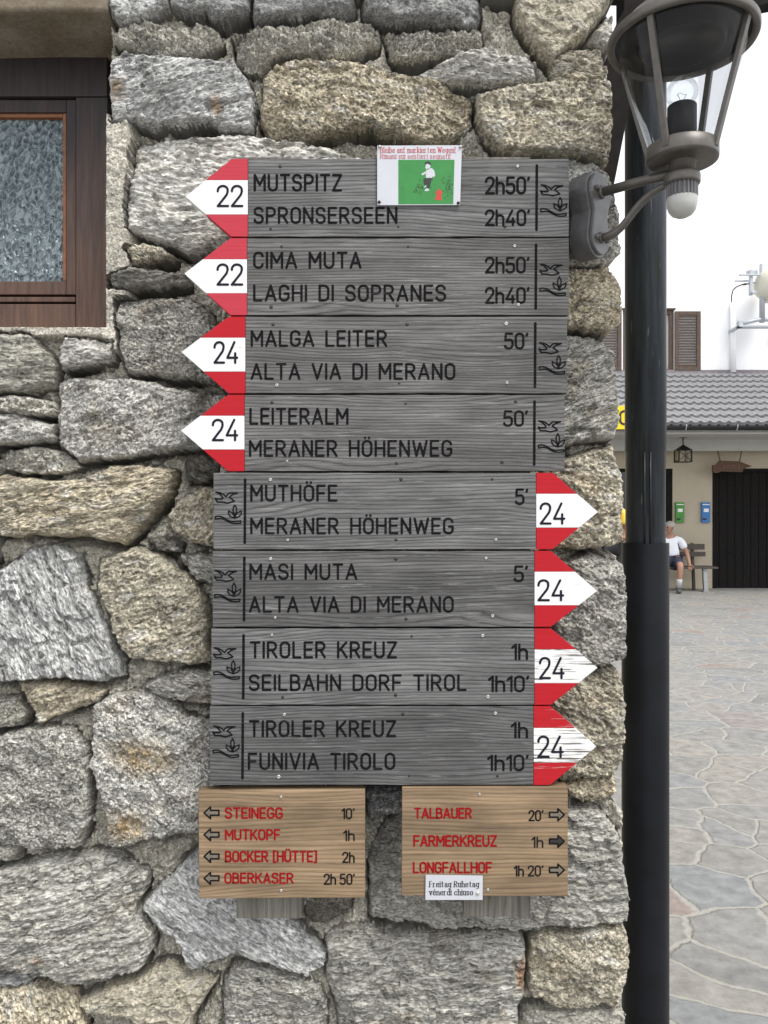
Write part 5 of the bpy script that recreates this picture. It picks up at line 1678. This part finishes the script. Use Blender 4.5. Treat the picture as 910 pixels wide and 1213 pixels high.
def person(label, T, J, short_arms, cols_, seated, face_dir, hair_len=1.0):
    """J: joints in local metres, T: local -> world"""
    pr_ = thing('person', label, 'person', T @ Vector((0, 0, 0)))
    W = {k: (T @ Vector(p), r) for k, (p, r) in J.items()}
    chain = [('pelvis','belly'),('belly','chest'),('chest','neckbase'),('neckbase','neck'),('neck','jaw'),('jaw','head'),('head','crown')]
    for s in 'lr':
        chain += [('chest', 'clav_'+s), ('clav_'+s, 'sho_'+s), ('sho_'+s, 'elb_'+s), ('elb_'+s, 'wri_'+s), ('wri_'+s, 'palm_'+s), ('pelvis', 'hip_'+s), ('hip_'+s, 'knee_'+s), ('knee_'+s, 'ank_'+s), ('ank_'+s, 'heel_'+s), ('heel_'+s, 'toe_'+s)]
    body = skin_mesh('body', W, chain, M[cols_['skin']], pr_, 'pelvis')
    ex = MB()
    hc = W['head'][0]
    fd = (T.to_3x3() @ Vector(face_dir)).normalized()
    sd_ = fd.cross(Vector((0, 0, 1))).normalized()
    ex.ball(hc + fd * .098 - zv * .012, .014, .018, .022, 10)
    for s in (-1, 1): ex.ball(hc + sd_ * s * .083 - zv * .01, .014, .022, .034, 10)
    ex.ball(hc + fd * .082 - zv * .062, .026, .014, .010, 10)
    for s in 'lr':
        wv_, pv = W['wri_'+s][0], W['palm_'+s][0]
        dv = (pv - wv_).normalized()
        sv_ = dv.cross(Vector((0, -1, 0)))
        sv_ = sv_.normalized() if sv_.length > .1 else Vector((1, 0, 0))
        up_ = sv_.cross(dv)
        for q, ln in ((-.030, .060), (-.010, .072), (.010, .068), (.029, .052)):
            b0 = pv + sv_ * q + dv * .01
            ex.tube([b0, b0 + dv * ln * .5 - up_ * .004, b0 + dv * ln - up_ * .022], [.0095, .009, .007], 8)
        b0 = pv - sv_ * .03 - dv * .03
        ex.tube([b0, b0 - sv_ * .028 + dv * .02, b0 - sv_ * .034 + dv * .05], [.012, .0105, .008], 8)
    add_to(body, ex)
    eb = MB()
    for s in (-1, 1): eb.ball(hc + fd * .083 + sd_ * s * .032 + zv * .012, .012, .012, .008, 10)
    eb.build('eyes', M['eye_dark'], pr_)
    hb = MB()
    hb.ball(hc + zv * .052 - fd * .034, .098, .098, .080, 18)
    hb.ball(hc - fd * .045 - zv * .02, .088, .078, .085 * hair_len, 16)
    hb.build('hair', M[cols_['hair']], pr_)
    # clothes follow the body
    up = lambda k, add: (W[k][0], tuple(x + add for x in W[k][1]) if isinstance(W[k][1], (tuple, list)) else W[k][1] + add)
    SJ = {k: up(k, .018) for k in ('pelvis', 'belly', 'chest', 'neckbase', 'clav_l', 'clav_r', 'sho_l', 'sho_r')}
    SJ['pelvis'] = (W['pelvis'][0] + zv * .015, tuple(x + .024 for x in W['pelvis'][1]))
    SJ['belly'] = up('belly', .028)
    SJ['neckbase'] = (W['neckbase'][0] - zv * .02, W['neckbase'][1] + .02)
    ed = [('pelvis','belly'),('belly','chest'),('chest','neckbase')]
    for s in 'lr':
        SJ['slv_'+s] = (W['sho_'+s][0].lerp(W['elb_'+s][0], .72), W['elb_'+s][1] + .034)
        ed += [('chest','clav_'+s),('clav_'+s,'sho_'+s),('sho_'+s,'slv_'+s)]
    skin_mesh('shirt', SJ, ed, M[cols_['shirt']], pr_, 'pelvis')
    SJ = {'pelvis': (W['pelvis'][0], tuple(x + .018 for x in W['pelvis'][1]))}
    ed = []
    for s in 'lr':
        SJ['hip_'+s] = up('hip_'+s, .030)
        fr_ = .97 if cols_.get('short', True) else 1.0
        SJ['thi_'+s] = (W['hip_'+s][0].lerp(W['knee_'+s][0], fr_), W['knee_'+s][1] + .030)
        ed += [('pelvis','hip_'+s),('hip_'+s,'thi_'+s)]
        if not cols_.get('short', True):
            SJ['cuf_'+s] = (W['knee_'+s][0].lerp(W['ank_'+s][0], .93), W['ank_'+s][1] + .03)
            ed += [('thi_'+s,'cuf_'+s)]
    skin_mesh('shorts' if cols_.get('short', True) else 'trousers', SJ, ed, M[cols_['legs']], pr_, 'pelvis')
    for s in 'lr':
        if cols_.get('short', True):
            k_, a_ = W['knee_'+s][0], W['ank_'+s][0]
            mb = MB(); mb.tube([k_.lerp(a_, .66), k_.lerp(a_, .8), a_ + (a_ - k_) * .05], [.054, .052, .050], 16)
            mb.build('sock', M['sock_grey'], pr_)
        hv, tv_ = W['heel_'+s][0], W['toe_'+s][0]
        SJ = {'h': (hv + (hv - tv_) * .12, .048), 'm': (hv.lerp(tv_, .45), (.052, .045)), 't': (tv_ + (tv_ - hv) * .10, (.048, .034)), 'a': (hv + zv * .055, .050)}
        skin_mesh('shoe', SJ, [('a','h'),('h','m'),('m','t')], M[cols_['shoe']], pr_, 'h')
    return pr_

J = dict(pelvis=((0,.05,.56),(.165,.125)), belly=((0,.06,.72),(.165,.135)), chest=((0,.05,.90),(.165,.125)), neckbase=((0,.03,1.055),.075),
 neck=((-.005,.01,1.10),.056), jaw=((-.012,-.015,1.145),(.060,.066)), head=((-.018,-.02,1.20),(.078,.092)), crown=((-.018,-.01,1.265),(.058,.066)))
J.update(clav_l=((-.10,.05,.985),.075), clav_r=((.10,.05,.985),.075), sho_l=((-.175,.05,.965),.062), sho_r=((.185,.05,.965),.062),
 elb_l=((-.25,.0,.72),.043), elb_r=((.305,.04,.73),.043), wri_l=((-.17,-.22,.66),.031), wri_r=((.335,-.09,.535),.031), palm_l=((-.14,-.29,.65),(.040,.020)), palm_r=((.345,-.125,.475),(.020,.040)),
 hip_l=((-.095,.0,.55),.092), hip_r=((.095,.0,.55),.092), knee_l=((-.13,-.40,.53),.064), knee_r=((.165,-.40,.53),.064),
 ank_l=((-.15,-.40,.12),.040), ank_r=((.135,-.37,.12),.040), heel_l=((-.15,-.38,.045),.036), heel_r=((.13,-.36,.045),.036), toe_l=((-.16,-.56,.04),.032), toe_r=((.135,-.54,.04),.032))
xm = Q3(793.8, 0, db).x
T = Matrix.Translation((xm, yb0, 0)) @ Matrix.Rotation(R(-17), 4, 'Z')
person('seated man in white T-shirt and navy shorts, one hand on the bench edge', T, J, True, dict(skin='skin_tan', hair='hair_grey', shirt='shirt_white', legs='shorts_navy', shoe='shoe_dark'), True, (-.62, -.78, 0), 1.0)

J2 = dict(pelvis=((0,.0,.95),(.16,.12)), belly=((0,.0,1.12),(.15,.12)), chest=((0,.0,1.34),(.165,.12)), neckbase=((0,.0,1.52),.07),
 neck=((0,-.01,1.56),.055), jaw=((0,-.03,1.62),(.06,.066)), head=((0,-.03,1.68),(.078,.092)), crown=((0,-.02,1.745),(.058,.066)))
J2.update(clav_l=((-.10,0,1.45),.07), clav_r=((.10,0,1.45),.07), sho_l=((-.185,0,1.44),.06), sho_r=((.185,0,1.44),.062),
 elb_l=((-.25,.02,1.16),.042), elb_r=((.25,.0,1.15),.045), wri_l=((-.22,-.1,.92),.031), wri_r=((.16,-.20,1.06),.033), palm_l=((-.21,-.12,.84),(.02,.04)), palm_r=((.11,-.24,1.04),(.02,.04)),
 hip_l=((-.09,.0,.92),.09), hip_r=((.09,.0,.92),.09), knee_l=((-.10,-.02,.50),.062), knee_r=((.11,-.02,.50),.062),
 ank_l=((-.10,.02,.12),.042), ank_r=((.12,.02,.12),.042), heel_l=((-.10,.03,.045),.036), heel_r=((.12,.03,.045),.036), toe_l=((-.12,-.15,.04),.032), toe_r=((.14,-.15,.04),.032))
dy_ = 12.6
xm = Q3(742, 0, dy_).x - .255
T = Matrix.Translation((xm, dy_ - D, 0)) @ Matrix.Scale(1.05, 4)
person('person in yellow T-shirt half hidden between the stone wall and the drainpipe', T, J2, True, dict(skin='skin_brown', hair='hair_dark', shirt='shirt_yellow', legs='trousers_black', shoe='shoe_dark', short=False), False, (.3, -.95, 0), 1.0)

# ------------------------------------------------------------------ drum antenna on the upper wall
da = 17.0
an = thing('drum_antenna', 'cream drum antenna on a grey steel mast above the white wall', 'antenna', Q3(903, 388, da))
c_ = Q3(914, 337.5, da)
mtx = Matrix.Rotation(R(20), 3, 'Z') @ Matrix.Rotation(R(90), 3, 'Y')
rr = 21.5 / F * da
mb = MB()
mb.lathe([(0, -.31), (.12, -.305), (.22, -.27), (.30, -.20), (.345, -.10), (rr, 0), (rr, .14), (rr - .02, .17), (.2, .19), (0, .2)], c_, 40, mtx)
mb.build('drum', M['radome_cream'], an)
mb = MB()
pm = Q3(903, 0, da)
mb.tube([(pm.x, c_.y, Q3(0, 382, da).z), (pm.x, c_.y, Q3(0, 313, da).z)], .058, 16)
mb.build('mast', M['galvanised'], an)
mb = MB()
def abox(x0, y0, x1, y1, yo=-.04, dp=.08):
    a = Q3(x0, y1, da); b = Q3(x1, y0, da)
    mb.box((a.x, c_.y + yo, a.z), (b.x, c_.y + yo + dp, b.z), .006)
abox(887.3, 320, 890.7, 350, -.06)
abox(887, 319, 899, 325, .05)
abox(873.5, 326, 898, 328, -.10, .04)
abox(873.5, 330, 890, 331.8, .10, .04)
abox(888, 346.5, 893, 349.5, -.12, .06)
abox(888, 333, 903, 335, .02, .05)
mb.build('clamp_frame', M['galvanised'], an)
mb = MB()
# foot: flat plate with two raking struts to the wall
q0 = Q3(874, 382, da); q1 = Q3(935, 382, da)
mb.box((q0.x, c_.y - .10, Q3(0, 388.3, da).z), (q1.x, c_.y + .10, Q3(0, 386.2, da).z), .004)
mb.tube([Q3(876, 384.5, da), Q3(890, 380.5, da), Q3(903, 378, da), Q3(916, 379.5, da), Q3(934, 384, da)], .042, 12)
mb.box((q0.x, c_.y - .06, Q3(0, 388.3, da).z), (q0.x + .09, c_.y + .06, Q3(0, 380.3, da).z), .004)
for px_ in (878, 930):
    q = Q3(px_, 386, da)
    mb.box((q.x - .03, c_.y, q.z - .03), (q.x + .03, YU + .01, q.z + .03), .004)
mb.build('foot', M['galvanised'], an)
mb = MB()
mb.tube([Q3(866.5, 358, da), Q3(866.8, 350, da), Q3(868.5, 343.5, da), Q3(873, 339.5, da), Q3(879, 337.3, da), Q3(887, 336.2, da)], .012, 8)
mb.tube([Q3(879, 337.3, da), Q3(883, 336.6, da), Q3(886, 336.3, da)], [.014, .024, .012], 8)
mb.build('cable', M['iron_black'], an)
